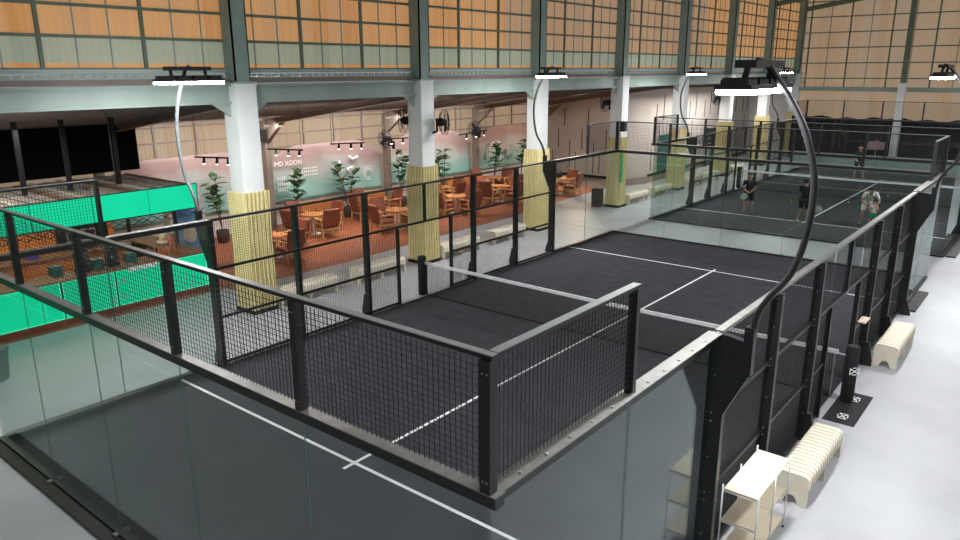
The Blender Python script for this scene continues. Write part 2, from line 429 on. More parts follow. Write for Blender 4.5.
# arcade columns
def column(k, y, label):
    c = thing('building_column', label, 'column', (CX, y, 0), group=None)
    MB().bb((-.27, -.27, .006), (.27, .27, 5.43)).bb((-.29, -.29, 5.43), (.29, .29, 5.46)).build('shaft', M['concrete_white'], c)
    # pleated cloth wrap
    vs = []; n = 12; per = []
    np_ = 6
    for side in range(4):
        for i in range(np_):
            for (u, d) in ((.0, .345), (.22, .355), (.50, .345), (.60, .285), (.86, .285)):
                t = -1+2*(i+u)/np_; p = (d, t*.335)
                a = side*PI/2
                per.append((p[0]*math.cos(a)-p[1]*math.sin(a), p[0]*math.sin(a)+p[1]*math.cos(a)))
    N = len(per); mb = MB(); lv = [.10, .8, 1.6, 2.4, 2.98]
    for j, z in enumerate(lv):
        f = 1+.03*math.sin(j*2.1+k)
        for i, (px, py) in enumerate(per):
            tw = (.10*math.sin(j*1.25+.4) if k == 3 else .012*math.sin(j*1.7+k)); ct, st_ = math.cos(tw), math.sin(tw)
            g_ = f*(1-(.10*math.sin(PI*j/4) if k == 3 else 0))
            vs.append(((px*ct-py*st_)*g_, (px*st_+py*ct)*g_, z))
    mb.add(vs, [(j*N+i, j*N+(i+1) % N, (j+1)*N+(i+1) % N, (j+1)*N+i) for j in range(len(lv)-1) for i in range(N)])
    mb.build('cloth_wrap', M['yellow'], c)
    MB().bb((-.36, -.36, .006), (.36, .36, .10)).build('plinth', M['blackmatte'], c)
    MB().bb((-.34, -.32, 5.46), (.30, .32, 5.50)).build('cap_plate', M['sage'], c)
    MB().bb((-.22, -.2, 5.50), (.22, .2, 5.52)).bb((-.015, -.17, 5.5), (.015, .17, 11)).bb((-.20, -.20, 5.5), (.20, -.17, 11)).bb((-.20, .17, 5.5), (.20, .20, 11)).bb((.16, -.2, 5.5), (.20, .2, 11)).build('steel_post', M['darkgreen'], c)
    for s in (-1, 1):
        MB().prism([(s*.27, 5.02), (s*.27, 4.72), (s*.75, 5.02)], 0, -.02, .02).build('haunch', M['sage'], c)
    return c
CL = ['column with blown-out white top nearest the green bar', 'column with two wall fans, second from the green bar', 'third column from the bar, behind the far court lamp',
      'column with loosely twisted yellow cloth and small green sign', 'yellow wrapped column just past the black notice board side, fifth from the bar', 'sixth arcade column from the bar, behind the hanging right lamp',
      'seventh arcade column from the bar, near the end wall', 'last arcade column, in the corner with the end wall']
cols = [column(k, y, CL[k]) for k, y in enumerate(COLY)]
# end wall columns
for x, lb in ((4.0, 'pale steel column in the middle of the end wall'), (10.3, 'pale steel column of the end wall at its right side')):
    c = thing('building_column', lb, 'column', (x, YE-1.35, 0))
    MB().bb((-.2, -.2, 0), (.2, .2, 4.9)).build('shaft', M['concrete_white'], c)
    MB().bb((-.14, -.16, 4.9), (.14, .16, 11)).build('steel_post', M['girt'], c)
# annex frames
for k, y in enumerate(COLY[:5]):
    lb = ['by the black tarp', 'in line with the first lounge palm, with a black speaker', 'second past the bar column, with a wall fan', 'third along the banner wall', 'at the lounge partition end'][k]
    r = thing('roof_frame', 'taupe steel rafter and post %s' % lb, 'steel frame', (-10.35, y, 0), world=True)
    a = (-2.8, y, roofz(-2.8)-.32); b = (-10.3, y, roofz(-10.3)-.34)
    MB().bar(a, b, .18, .03).bar((a[0], y, a[2]+.18), (b[0], y, b[2]+.18), .18, .03).bar((a[0], y, a[2]+.09), (b[0], y, b[2]+.09), .02, .17).build('rafter', M['brownsteel'], r)
    MB().bb((-10.45, y-.12, .008), (-10.2, y+.12, 3.98)).build('post', M['brownsteel'], r)
    MB().prism([(-10.2, 3.75), (-10.2, 3.2), (-9.2, 3.98)], 1, y-.09, y+.09).build('haunch', M['brownsteel'], r)

# ------------------------------------------------------------------ courts
def wires(mb, ax, fixed, a0, a1, z0, z1, step=.05, r=.002):
    """grid in plane; ax=0: runs along x at y=fixed ; ax=1: runs along y at x=fixed"""
    n = int(round((a1-a0)/step))
    for i in range(1, n):
        a = a0+(a1-a0)*i/n
        q = r*1.3
        if ax == 0: mb.bb((a-q, fixed-r, z0), (a+q, fixed+r, z1))
        else: mb.bb((fixed-r, a-q, z0), (fixed+r, a+q, z1))
    n = int(round((z1-z0)/step))
    for i in range(1, n):
        z = z0+(z1-z0)*i/n
        if ax == 0: mb.bb((a0, fixed+r, z-r), (a1, fixed+3*r, z+r))
        else: mb.bb((fixed+r, a0, z-r), (fixed+3*r, a1, z+r))
    return mb

def end_wall(y, out, label):
    t = thing('glass_end_wall', label, 'court wall', (5, y, 0), world=True, group='court end walls')
    for i in range(5):
        MB().bb((2*i+.005, y-.006, .055), (2*i+1.995, y+.006, 2.90)).build('glass_pane', M['glass'], t)
        wires(MB(), 0, y, 2*i+.04, 2*i+1.96, 3.03, 3.93).build('mesh_panel', M['wire'], t)
    for i in range(1, 5):
        MB().bb((2*i-.0022, y-.005, .055), (2*i+.0022, y+.005, 2.90)).build('pane_joint', M['glassedge'], t)
    MB().bb((-.04, y-.05, .012), (10.04, y+.05, .055)).build('base_channel', M['black'], t)
    MB().bb((-.09, y-.05, 2.90), (10.09, y+.05, 2.985)).build('beam', M['black'], t)
    MB().bb((-.09, y-.052-(.012 if out > 0 else 0), 2.985), (10.09, y+.052+(.012 if out < 0 else 0), 2.995)).build('flange', M['galv'], t)
    for i in range(6):
        x = 2*i; wd = .045 if i in (0, 5) else .035
        b = MB().bb((x-wd, y-.04+out*.01, 2.995), (x+wd, y+.04+out*.01, 3.955))
        for z in (3.08, 3.86):
            for s in (-.018, .018): b.ball((x+s, y+out*.050, z), .008, 6, 1); b.ball((x+s, y-out*.030, z), .008, 6, 1)
        b.build('post', [M['black'], M['steel']], t)
    MB().bb((-.045, y-.03, 3.955), (10.045, y+.03, 3.985)).build('top_rail', M['black'], t)
    MB().bb((-.045, y-.031, 3.985), (10.045, y+.031, 3.991)).build('rail_cap', M['cap'], t)
    for i in range(1, 5):
        MB().bb((2*i-.04, y+out*.05, .03), (2*i+.04, y+out*.10, .06)).build('clamp', M['galv'], t)
    return t

def side_glass(x, ya, yb, ymesh, out, label):
    """glass corner 4 m long; ya<yb, mesh upstand of 2 m at ymesh..ymesh+2"""
    t = thing('glass_side_wall', label, 'court wall', (x, (ya+yb)/2, 0), world=True, group='court side glass corners')
    for a in (ya, ya+2):
        MB().bb((x-.006, a+.012, .055), (x+.006, a+1.99, 2.90)).build('glass_pane', M['glass'], t)
    MB().bb((x-.005, ya+1.992, .055), (x+.005, ya+2.006, 2.90)).build('pane_joint', M['glassedge'], t)
    MB().bb((x-.05, ya+.06, .012), (x+.05, yb-.06, .055)).build('base_channel', M['black'], t)
    MB().bb((x-.05, ya+.055, 2.90), (x+.05, yb-.04, 2.985)).build('beam', M['black'], t)
    fa, fb = ya+.065, yb-.04
    MB().bb((x-.075, fa, 2.985), (x+.075, fb, 2.995)).build('flange', M['galv'], t)
    yy = fa+.25
    while yy < fb: MB().lathe([(.018, 0), (.012, .012)], (x+.03*out, yy, 2.995), 6).build('bolt', M['steel'], t); yy += .33
    m0 = ymesh
    far = m0+2 if m0 == ya else m0
    wires(MB(), 1, x, m0+.06, m0+1.94, 3.03, 3.93).build('mesh_panel', M['wire'], t)
    MB().bb((x-.04, far-.03, 2.995), (x+.04, far+.03, 3.955)).build('post', M['black'], t)
    MB().bb((x-.035, m0+.045, 3.955), (x+.035, m0+1.96 if m0 != ya else m0+2.03, 3.985)).build('top_rail', M['black'], t)
    MB().bb((x-.036, m0+.045, 3.985), (x+.036, m0+1.96 if m0 != ya else m0+2.03, 3.991)).build('rail_cap', M['cap'], t)
    return t

def fence(x, y0, out, label):
    """12 m mesh fence y0+4 .. y0+16 with the gap for the gate at the net"""
    t = thing('mesh_fence', label, 'fence', (x, y0+10, 0), world=True, group='court side mesh fences')
    full = [4, 6, 8, 12, 14, 16]
    for p in full:
        y = y0+p
        if p in (4, 16):
            b = MB().bb((min(x-.05*out, x+.15*out), y-.045, .012), (max(x-.05*out, x+.15*out), y+.045, 2.98))
            s = out
            b0 = .15
            MB().prism([(x+s*b0, 2.98), (x+s*.40, 2.94), (x+s*.40, 2.60), (x+s*(b0+.0), 2.05)], 1, y-.04, y+.04).build('lamp_gusset', M['black'], t)
            MB().prism([(x+s*b0, .012), (x+s*.27, .012), (x+s*.25, .12), (x+s*b0, .4)], 1, y-.035, y+.035).build('foot', M['black'], t)
        else:
            b = MB().bb((min(x-.04*out, x+.10*out), y-.045, .012), (max(x-.04*out, x+.10*out), y+.045, 2.95))
            s = out; b0 = .10
            MB().prism([(x+s*b0, .012), (x+s*(b0+.14), .012), (x+s*(b0+.14), .12), (x+s*(b0+.05), .5), (x+s*b0, .5)], 1, y-.035, y+.035).build('foot', M['black'], t)
        for z in (.5, .95, 1.05, 1.5, 1.95, 2.05, 2.5, 2.88):
            b.ball(((x+.10 if p not in (4, 16) else x+.15) if out > 0 else (x+.04 if p not in (4, 16) else x+.05), y+.02, z), .009, 6, 1); b.ball((x+.03, y-.045, z), .009, 6, 1)
        b.build('post', [M['black'], M['steel']], t)
    for p in (9, 11):
        MB().bb((x-.03, y0+p-.03, .012), (x+.05, y0+p+.03, 1.97)).build('gate_post', M['black'], t)
    MB().bb((x-.03, y0+10-.025, 2.03), (x+.04, y0+10+.025, 2.95)).build('gate_post', M['black'], t)
    segs = [(4, 6), (6, 8), (8, 9), (11, 12), (12, 14), (14, 16)]
    for a, b_ in segs:
        for (z0, z1) in ((.09, .98), (1.02, 1.97), (2.03, 2.93)):
            wires(MB(), 1, x, y0+a+.05, y0+b_-.05, z0, z1).build('mesh_panel', M['wire'], t)
        for z in (.05, 1.0):
            MB().bb((x-.025, y0+a+.045, z-.025), (x+.025, y0+b_-.045, z+.025)).build('rail', M['black'], t)
        MB().bb((x-.025, y0+a+.045, 1.975), (x+.025, y0+b_-.045, 2.025)).build('rail', M['black'], t)
    for a in (9, 10):
        wires(MB(), 1, x, y0+a+.03, y0+a+.97, 2.03, 2.93).build('mesh_panel', M['wire'], t)
    MB().bb((x-.03, y0+8.97, 1.975), (x+.03, y0+11.03, 2.025)).build('rail', M['black'], t)
    for z in (.05,):
        pass
    MB().bb((x-.045, y0+4.05, 2.95), (x+.045, y0+15.95, 2.99)).build('top_rail', M['galv'] if out > 0 else M['black'], t)
    return t

def net(y, label, pads=True):
    t = thing('court_net', label, 'net', (5, y, 0), world=True)
    def top(x): return .88+.04*abs(x-5)/5
    mb = MB(); r = .0022
    n = 230
    for i in range(n+1):
        x = .02+9.96*i/n; mb.bb((x-r, y-r, .03), (x+r, y+r, top(x)-.03))
    for j in range(20):
        f = (j+.5)/20
        for s in (0, 1):
            x0, x1 = (.02, 5) if s == 0 else (5, 9.98)
            mb.bar((x0, y, .03+(top(x0)-.05)*f), (x1, y, .03+(top(x1)-.05)*f), .0045, .0045)
    mb.build('net_mesh', M['net'], t)
    mb = MB()
    for x0, x1 in ((-.02, 5), (5, 10.02)):
        mb.bar((x0, y, top(x0)-.035), (x1, y, top(x1)-.035), .036, .075)
    mb.build('tape', M['tape'], t)
    MB().bar((0, y, .03), (10, y, .03), .012, .02).build('bottom_cord', M['blackmatte'], t)
    for x in (.03, 9.97): MB().bb((x-.012, y-.008, .03), (x+.012, y+.008, .86)).build('side_band', M['cap'] if x > 5 else M['blackmatte'], t)
    for x in (-.13, 10.25):
        MB().lathe([(.10, .012), (.112, .03), (.112, 1.03), (.10, 1.05), (.05, 1.055)], (x, y, 0), 18).build('padded_post', M['blackmatte'], t)
    MB().bar((10.0, y, .86), (10.16, y, .86), .01, .02).build('strap', M['tape'], t)
    return t

def court(y0, tags):
    t = thing('court_turf', tags['turf'], 'turf', (5, y0+10, 0), world=True)
    MB().bb((.03, y0+.05, 0.001), (9.97, y0+19.95, .012)).build('turf_mat', M['turf'], t)
    lw = .028 if y0 == 0 else .042
    for yy in (3.05, 16.95):
        MB().bb((.05, y0+yy-lw, .0125), (9.95, y0+yy+lw, .015)).build('service_line', M['line'], t)
    MB().bb((4.972, y0+2.83, .0155), (5.028, y0+17.17, .0175)).build('centre_line', M['line'], t)
    end_wall(y0, -1, tags['near']); end_wall(y0+20, 1, tags['far'])
    side_glass(0, y0, y0+4, y0, -1, tags['gl1']); side_glass(10, y0, y0+4, y0, 1, tags['gr1'])
    side_glass(0, y0+16, y0+20, y0+18, -1, tags['gl2']); side_glass(10, y0+16, y0+20, y0+18, 1, tags['gr2'])
    fence(0, y0, -1, tags['fl']); fence(10, y0, 1, tags['fr'])
    net(y0+10, tags['net'])
court(0, dict(turf='black artificial turf of the nearest court with white lines', near='glass wall with black mesh top closest to the camera',
    far='far glass end wall of the nearest court, facing the gap between courts', gl1='glass corner of the nearest court beside the green bar', gr1='glass corner of the nearest court beside the wooden shelf rack',
    gl2='far left glass corner of the nearest court by the third column', gr2='far right glass corner of the nearest court above the pale floor', fl='long mesh fence of the nearest court along the lounge benches',
    fr='long mesh fence of the nearest court along the right-hand cream benches', net='net across the nearest court with white top tape'))
court(23, dict(turf='black artificial turf of the far court where people play', near='glass end wall of the far court facing the nearest court',
    far='last glass end wall of the far court before the dark netting', gl1='near left glass corner of the far court by the fourth column', gr1='near right glass corner of the far court at the right picture edge',
    gl2='rear left glass corner of the far court near the end wall', gr2='rear right glass corner of the far court near the end wall', fl='mesh fence of the far court along the column arcade',
    fr='mesh fence of the far court on its right side', net='net across the far court behind the players'))
struct('trim_5', MB().bb((-.06, -.23, .001), (10.06, -.06, .03)), M['kerb'])
struct('trim_6', MB().bb((10.07, 16.35, .001), (10.32, 18.3, .05)), M['kerb'])
struct('trim_7', MB().bb((10.07, 23.1, .001), (10.35, 26.9, .05)), M['kerb'])
struct('trim_8', MB().bb((-.16, .1, .001), (-.06, 3.9, .03)), M['kerb'])

# court lamps
def lamp(x, y, out, label, pm_, swing=0):
    t = thing('court_lamp', label, 'lamp', (x, y, 2.6), group='curved court lamps')
    s = out
    pts = [(.36, .15), (.40, .62), (.50, .86), (.69, 1.15), (.79, 1.52), (.82, 1.92), (.79, 2.22), (.67, 2.58), (.51, 2.86), (.36, 3.06), (.27, 3.17), (.15, 3.22)]
    # smooth the path
    P = [Vector((s*a, 0, b)) for a, b in pts]; Q = []
    for i in range(len(P)-1):
        p0 = P[max(i-1, 0)]; p1 = P[i]; p2 = P[i+1]; p3 = P[min(i+2, len(P)-1)]
        for j in range(4):
            u = j/4
            Q.append(.5*((2*p1)+(p2-p0)*u+(2*p0-5*p1+4*p2-p3)*u*u+(3*p1-p0-3*p2+p3)*u**3))
    Q.append(P[-1])
    MB().tube(Q, .034, 10).build('pole', pm_, t)
    MB().bb((s*.31, -.05, -.02), (s*.41, .05, .52)).build('bracket', M['black'], t)
    MB().bb((s*.20-.10, -.42, 3.15), (s*.20+.10, .42, 3.22)).build('crossbar', M['black'], t)
    for q in (-.34, .34):
        MB().bar((s*.2, q, 3.16), (s*.17, q, 3.03), .04, .05).build('arm', M['black'], t)
    h = MB().bb((s*.17-.17, -.62, 2.955), (s*.17+.17, .62, 3.00))
    for i in range(4):
        yc = -.465+i*.31
        h.bb((s*.17-.13, yc-.12, 3.0), (s*.17+.13, yc+.12, 3.045))
        for j in range(5): h.bb((s*.17-.12, yc-.10+j*.05-.005, 3.045), (s*.17+.12, yc-.10+j*.05+.005, 3.06))
    hd = h.build('lamp_head', M['black'], t)
    for i in range(4):
        yc = -.465+i*.31
        MB().bb((s*.17-.155, yc-.147, 2.91), (s*.17+.155, yc+.147, 2.955)).build('led_module', M['led'], hd)
    L = bpy.data.lights.new('court_lamp_light', 'AREA'); L.shape = 'RECTANGLE'; L.size = .3; L.size_y = 1.4
    L.energy = LAMP_W; L.color = (.97, .99, 1.0); L.spread = PI
    lo = bpy.data.objects.new('court_lamp_light', L); col.objects.link(lo)
    lo.location = (x+s*.17, y, 2.6+2.88); lo.rotation_euler = (0, 0, 0)
    return t
LAMP_W = 140
lamp(0, 4, -1, 'pale curved lamp pole nearest the green bar', M['poleg'])
lamp(10, 4, 1, 'large black curved lamp arching over the right fence in front', M['black'])
lamp(0, 16, -1, 'curved lamp standing before the third column', M['black'])
lamp(10, 16, 1, 'curved lamp at the right picture edge', M['black'])
lamp(0, 27, -1, 'far court curved lamp beside the fifth column', M['black'])
lamp(0, 39, -1, 'farthest curved lamp near the end wall corner', M['black'])
lamp(10, 27, 1, 'far court lamp on its right fence, near end', M['black'])
lamp(10, 39, 1, 'far court lamp on its right fence, rear end', M['black'])

# ------------------------------------------------------------------ benches, rack, mat
def bench(name, label, loc, L, group=None):
    t = thing(name, label, 'bench', loc, group=group)
    # curved top: profile along length (y), rounded shoulders
    prof = []
    W = .225; H = .46; r = .09
    for i in range(7): a = PI/2*i/6; prof.append((W-r+r*math.sin(a), H-r+r*math.cos(a)))
    prof = prof[::1]
    out = [(-x, z) for x, z in reversed(prof)][:-1]+[(prof[0][0], prof[0][1])]+prof[1:]
    out = [(W-.0, H-.20)]+[(x, z) for x, z in reversed(prof)]+[(-x, z) for x, z in prof]+[(-W, H-.20)]
    inn = [(x*.90, z-.025 if z > H-.05 else z) for x, z in reversed(out)]
    MB().prism(out+inn, 1, -L/2, L/2).build('seat_shell', M['woodslat'], t)
    n = int(L/.11); g = MB()
    for i in range(1, n):
        y = -L/2+L*i/n
        for a, b in zip(out[:-1], out[1:]):
            g.bar((a[0]*1.004, y, a[1]+.0015), (b[0]*1.004, y, b[1]+.0015), .008, .003, up=(0, 0, 1))
    g.build('slat_grooves', M['groove'], t)
    for s in (-1, 0, 1):
        y = s*(L/2-.012) if s else 0
        poly = [(-W+.01, .001), (-W+.12, .001), (-W+.15, .08), (-.04, .13), (.04, .13), (W-.15, .08), (W-.12, .001), (W-.01, .001), (W-.012, H-.10), (W-.06, H-.03), (-W+.06, H-.03), (-W+.012, H-.10)]
        MB().prism(poly, 1, y-.012, y+.012).build('end_panel' if s else 'middle_panel', M['woodslat'], t)
    return t
B1 = bench('slatted_bench', 'cream slatted bench directly behind the wooden shelf rack', (10.45, 6.95, 0), 1.76, 'benches on the right of the court')
dup(B1, (10.45, 13.0, 0), 0, 'cream slatted bench farther back past the padded net post', 'benches on the right of the court')
LBY = [(7.9, 'left arcade bench beside the first yellow column'), (10.45, 'left arcade bench between first and second columns, nearer the second'), (13.95, 'left arcade bench just past the second yellow column'),
       (16.55, 'left arcade bench just before the third column'), (20.3, 'left arcade bench just past the third yellow column'), (26.15, 'left arcade bench just past the column with the green sign'), (28.6, 'left arcade bench just before the fifth column'),
       (32.3, 'left arcade bench just past the fifth column'), (34.6, 'left arcade bench just before the sixth column'), (38.3, 'left arcade bench just past the sixth column')]
for y, lb in LBY:
    if y == 20.3: continue
    dup(B1, (-2.3, y, 0), 0, lb, 'benches along the arcade')
sr = thing('shelf_rack', 'three-tier light wood shelf rack with white metal posts', 'shelf', (10.34, 4.87, 0))
for z in (.14, .56, .97):
    MB().bb((-.20, -.585, z-.012), (.20, .585, z+.012)).build('shelf', M['wood'], sr)
for a in (-.21, .21):
    for b in (-.59, 0, .59):
        MB().tube([(a, b, .03), (a, b, 1.03)], .010, 8).build('leg', M['whitemetal'], sr)
        MB().tube([(a, b, .001), (a, b, .03)], .014, 8).build('foot_cap', M['blackmatte'], sr)
for z in (.12, .54, .95):
    for b in (-.59, .59): MB().tube([(-.21, b, z), (.21, b, z)], .006, 6).build('cross_rod', M['whitemetal'], sr)
mt = thing('floor_mat', 'black mat with white logo lying in the gate gap', 'mat', (10.0, 10.0, 0))
MB().bb((.10, -1.0, .0015), (.60, .45, .010)).build('mat_sheet', M['blackmatte'], mt)
def logo(mb, S=1.0):
    # bow-tie mark: two facing triangles with a cross bar
    for s in (-1, 1):
        mb.bar((s*.5*S, -.35*S, 0), (s*.5*S, .35*S, 0), .09*S, .003)
        mb.bar((s*.5*S, .33*S, 0), (0, .0, 0), .09*S, .003); mb.bar((s*.5*S, -.33*S, 0), (0, 0, 0), .09*S, .003)
    mb.bar((-.22*S, -.38*S, 0), (.22*S, -.38*S, 0), .08*S, .003); mb.bar((-.22*S, .38*S, 0), (.22*S, .38*S, 0), .08*S, .003)
    return mb
for yy in (-.70, .15):
    o = logo(MB(), .20).build('logo', M['art'], mt); o.location = (.36, yy, .0125); o.rotation_euler = (0, 0, PI/2)
nt = [o for o in bpy.data.objects if o.name == 'court_net'][0]
o = logo(MB(), .17).build('logo', M['art'], nt, org=(0, 0, 0)); o.location = (5.25+.085, -.085, .62); o.rotation_euler = (PI/2, 0, PI/4)

gl = thing('gate_shelf', 'small light wood shelf fixed to the gate post behind the padded net post', 'shelf', (10.11, 11.25, 1.15))
MB().bb((-.05, -.18, 0), (.09, .2, .025)).build('board', M['wood'], gl); MB().bb((-.05, -.02, -.08), (.03, .02, 0)).build('bracket', M['black'], gl)
# small things near the courts
for (x, y), lb in zip([(3.26, 30.2), (5.3, 31.6), (6.3, 34.6), (9.4, 25.3)], ['yellow tennis ball lying behind the two black-clad players', 'yellow tennis ball beyond the bending man, near the centre line', 'yellow tennis ball farthest back, beyond the net', 'yellow tennis ball at the right side of the far court']):
    tag(MB().ball((x, y, .048), .034, 12).build('tennis_ball', M['ball'], org=(x, y, .048)), lb, 'ball', 'loose tennis balls')
bn = thing('waste_bin', 'dark brown bin beside the column with the green sign', 'bin', (-3.1, 24.2, 0))
MB().bb((-.2, -.16, .001), (.2, .16, .72)).build('body', M['brown'], bn); MB().bb((-.21, -.17, .72), (.21, .17, .76)).build('lid', M['blackmatte'], bn)
bn = thing('floor_bin', 'black tapered bin at the left picture edge below the bar', 'bin', (-2.75, .85, 0))
MB().lathe([(.17, .001), (.20, .05), (.24, .55), (.26, .6)], n=14).build('body', M['blackmatte'], bn); MB().lathe([(.27, .6), (.27, .64), (.2, .67)], n=14).build('lid', M['black'], bn)
sg = thing('wall_sign', 'small green vertical sign on the loosely wrapped column', 'sign', (-2.12, 24.42, 2.0))
MB().bb((-.01, -.08, -.9), (.02, .08, .5)).build('plate', M['greensign'], sg)

# fans
def fan(label, loc, rz):
    t = thing('wall_fan', label, 'fan', loc, rz, group='black wall fans')
    mb = MB()
    for R, yy in ((.29, .0), (.29, -.09), (.2, -.13), (.1, -.14), (.2, .06)):
        mb.tube([(R*math.cos(2*PI*i/24), yy, R*math.sin(2*PI*i/24)) for i in range(25)], .006, 5, cap=False)
    for i in range(18):
        a = 2*PI*i/18; c, s = math.cos(a), math.sin(a)
        mb.tube([(.04*c, -.14, .04*s), (.2*c, -.13, .2*s), (.29*c, -.09, .29*s), (.29*c, 0, .29*s), (.2*c, .06, .2*s), (.05*c, .08, .05*s)], .003, 4, cap=False)
    mb.build('cage', M['blackmatte'], t)
    b = MB()
    for i in range(3):
        a = 2*PI*i/3
        pts = []
        for rr, wd, tw in ((.05, -.05, -.03), (.22, -.09, -.05), (.25, 0, 0), (.22, .07, .03), (.05, .04, .02)):
            pts.append((rr*math.cos(a)-wd*math.sin(a), -.05+tw*.6, rr*math.sin(a)+wd*math.cos(a)))
        b.add(pts+[(p[0], p[1]+.006, p[2]) for p in pts], [(0, 1, 2, 3, 4), (9, 8, 7, 6, 5)]+[(i_, (i_+1) % 5, 5+(i_+1) % 5, 5+i_) for i_ in range(5)])
    b.build('blades', M['black'], t)
    MB().tube([(0, .16, 0), (0, .02, 0), (0, -.1, 0)], [.09, .1, .05], 12).build('motor', M['blackmatte'], t)
    MB().bar((0, .14, 0), (0, .14, -.22), .04, .05).bar((0, .14, -.22), (0, .36, -.26), .05, .05).bb((-.06, .34, -.36), (.06, .38, -.1)).build('wall_arm', M['blackmatte'], t)
    return t
f0 = fan('black wall fan on the left side of the second column', (-2.62, 12.05-.05, 4.32), 0)
f0.location = (-2.95, 12.35, 4.3); f0.scale = (1.25, 1.25, 1.25); f0.rotation_euler = (0, 0, PI*-.25)
dup(f0, (-2.05, 13.05, 4.25), PI*.78, 'black wall fan on the right side of the second column')
dup(f0, (-2.95, 24.35, 4.4), -PI*.2, 'black wall fan on the column with the green sign')
dup(f0, (-10.0, 18.3, 2.95), 0, 'black wall fan low on the post between the first two banners')
dup(f0, (-10.0, 24.3, 3.0), .3, 'black wall fan on the post between the second and third banners')
dup(f0, (-2.95, 36.5, 4.2), -PI*.2, 'black wall fan on the sixth arcade column')
for loc, lb in (((-10.15, 12.35, 3.5), 'small black speaker on the taupe post above the first banner'), ((-2.1, 24.4, 3.45), 'small black speaker on the column with the green sign')):
    s_ = thing('wall_speaker', lb, 'speaker', loc)
    MB().bb((-.11, -.13, -.2), (.11, .11, .2)).build('cabinet', M['blackmatte'], s_, bevel=.01)
    MB().bb((-.09, -.14, -.17), (.09, -.13, .17)).build('grille', M['black'], s_)

# track lights
for (a, b), lb in zip([((-6.8, 10.17), (-5.66, 10.66)), ((-6.48, 12.4), (-5.89, 13.4)), ((-6.4, 14.73), (-5.9, 15.9)), ((-5.3, 17.6), (-5.9, 20.0)), ((-6.6, 7.62), (-5.5, 8.1))],
        ['above the first lounge table', 'above the second lounge palm', 'left of the second column', 'right of the second column', 'right of the green canopy']):
    t = thing('track_light', 'black hanging light track %s' % lb, 'track light', (a[0], a[1], 3.4), world=True, group='hanging light tracks')
    A = Vector((a[0], a[1], 3.4)); B = Vector((b[0], b[1], 3.4))
    MB().bar(A, B, .05, .04).build('track', M['blackmatte'], t)
    for f in (.05, .95):
        p = A.lerp(B, f); MB().tube([p, (p.x, p.y, roofz(p.x)-.0)], .006, 6).build('hanger', M['blackmatte'], t)
    for f in (.25, .6, .9):
        p = A.lerp(B, f)
        h = MB().tube([(p.x, p.y, 3.38), (p.x+.02, p.y-.03, 3.22)], [.035, .045], 10).build('spot_head', M['blackmatte'], t)
        MB().tube([(p.x+.02, p.y-.03, 3.22), (p.x+.021, p.y-.031, 3.212)], .036, 10).build('spot_lens', M['smallspot'], h)

# ------------------------------------------------------------------ banners
def banner(y0, y1, title, label, tl):
    t = thing('wall_banner', label, 'banner', (-10.5, (y0+y1)/2, 0), world=True, group='large gradient banners')
    n = 40; m = 14; vs = []
    for i in range(n+1):
        u = i/n; y = y0+(y1-y0)*u
        e = min(u, 1-u)
        topz = 2.98-.70*max(0, (1-e/.25))**1.5
        for j in range(m+1):
            v = j/m; z = .84+(topz-.84)*v
            x = -10.62+.035*math.sin((u*9+v*4+y0))*(.3+v)+.03*math.sin(u*31+v*7)*v**2
            vs.append((x, y, z))
    fs = [(i*(m+1)+j, (i+1)*(m+1)+j, (i+1)*(m+1)+j+1, i*(m+1)+j+1) for i in range(n) for j in range(m)]
    b = MB().add(vs, fs, 0, True).build('cloth', M['banner'], t)
    so = b.modifiers.new('Solid', 'SOLIDIFY'); so.thickness = .006
    R = (PI/2, 0, PI/2)
    if title: text_mesh('banner_text', title, .25, M['art'], t, (.0, tl, 2.34), R)
    return t
ba = banner(6.6, 12.55, None, 'pink and teal wall banner beside the green canopy', 0)
b1 = banner(12.65, 18.6, 'IMD XOON', 'wall banner with a white title above the leafy potted plants', -2.0)
b2 = banner(18.7, 24.65, 'M XOON', 'wall banner right of the second yellow column', -.75)
b3 = banner(24.75, 30.7, None, 'last wall banner before the pale partition', 0)
def stroke(mb, pts, w=.025):
    mb.tube([(.0, a, b) for a, b in pts], w, 5)
g = MB()
for r_, c_ in ((.27, (1.75, 1.55)), (.17, (1.75, 1.55))):
    stroke(g, [(c_[0]+r_*math.cos(a*.3), c_[1]+r_*math.sin(a*.3)) for a in range(18)], .015)
stroke(g, [(.2, 2.2), (.3, 1.9), (.15, 1.7), (.45, 1.3)], .05); stroke(g, [(1.2, 2.3), (.9, 2.2), (.75, 2.35)], .06); stroke(g, [(.9, 1.9), (.6, 1.85), (.8, 1.6)], .05)
o = g.build('white_drawing', M['art'], b1, org=(0, 0, 0)); o.location = (.02, .3, 0)
lg = MB()
for j, row in enumerate((4, 6, 5)):
    for i in range(row): lg.bb((0, -2.55+i*.1, 1.75-j*.22), (.01, -2.55+i*.1+.06, 1.75-j*.22+.14))
for j in range(3):
    for i in range(9): lg.bb((0, -1.5+i*.1, 2.05-j*.13), (.01, -1.5+i*.1+.05, 2.05-j*.13+.05))
o = lg.build('small_lettering', M['art'], b1, org=(0, 0, 0)); o.location = (.02, 0, 0)
g = MB(); stroke(g, [(-.3, 1.2), (-.4, 1.7), (-.2, 2.1), (.05, 2.2)], .05); stroke(g, [(.5, 1.2), (.6, 1.7), (.5, 2.15), (.2, 2.2)], .05)
o = g.build('white_drawing', M['art'], b3, org=(0, 0, 0)); o.location = (.03, -1.4, 0)

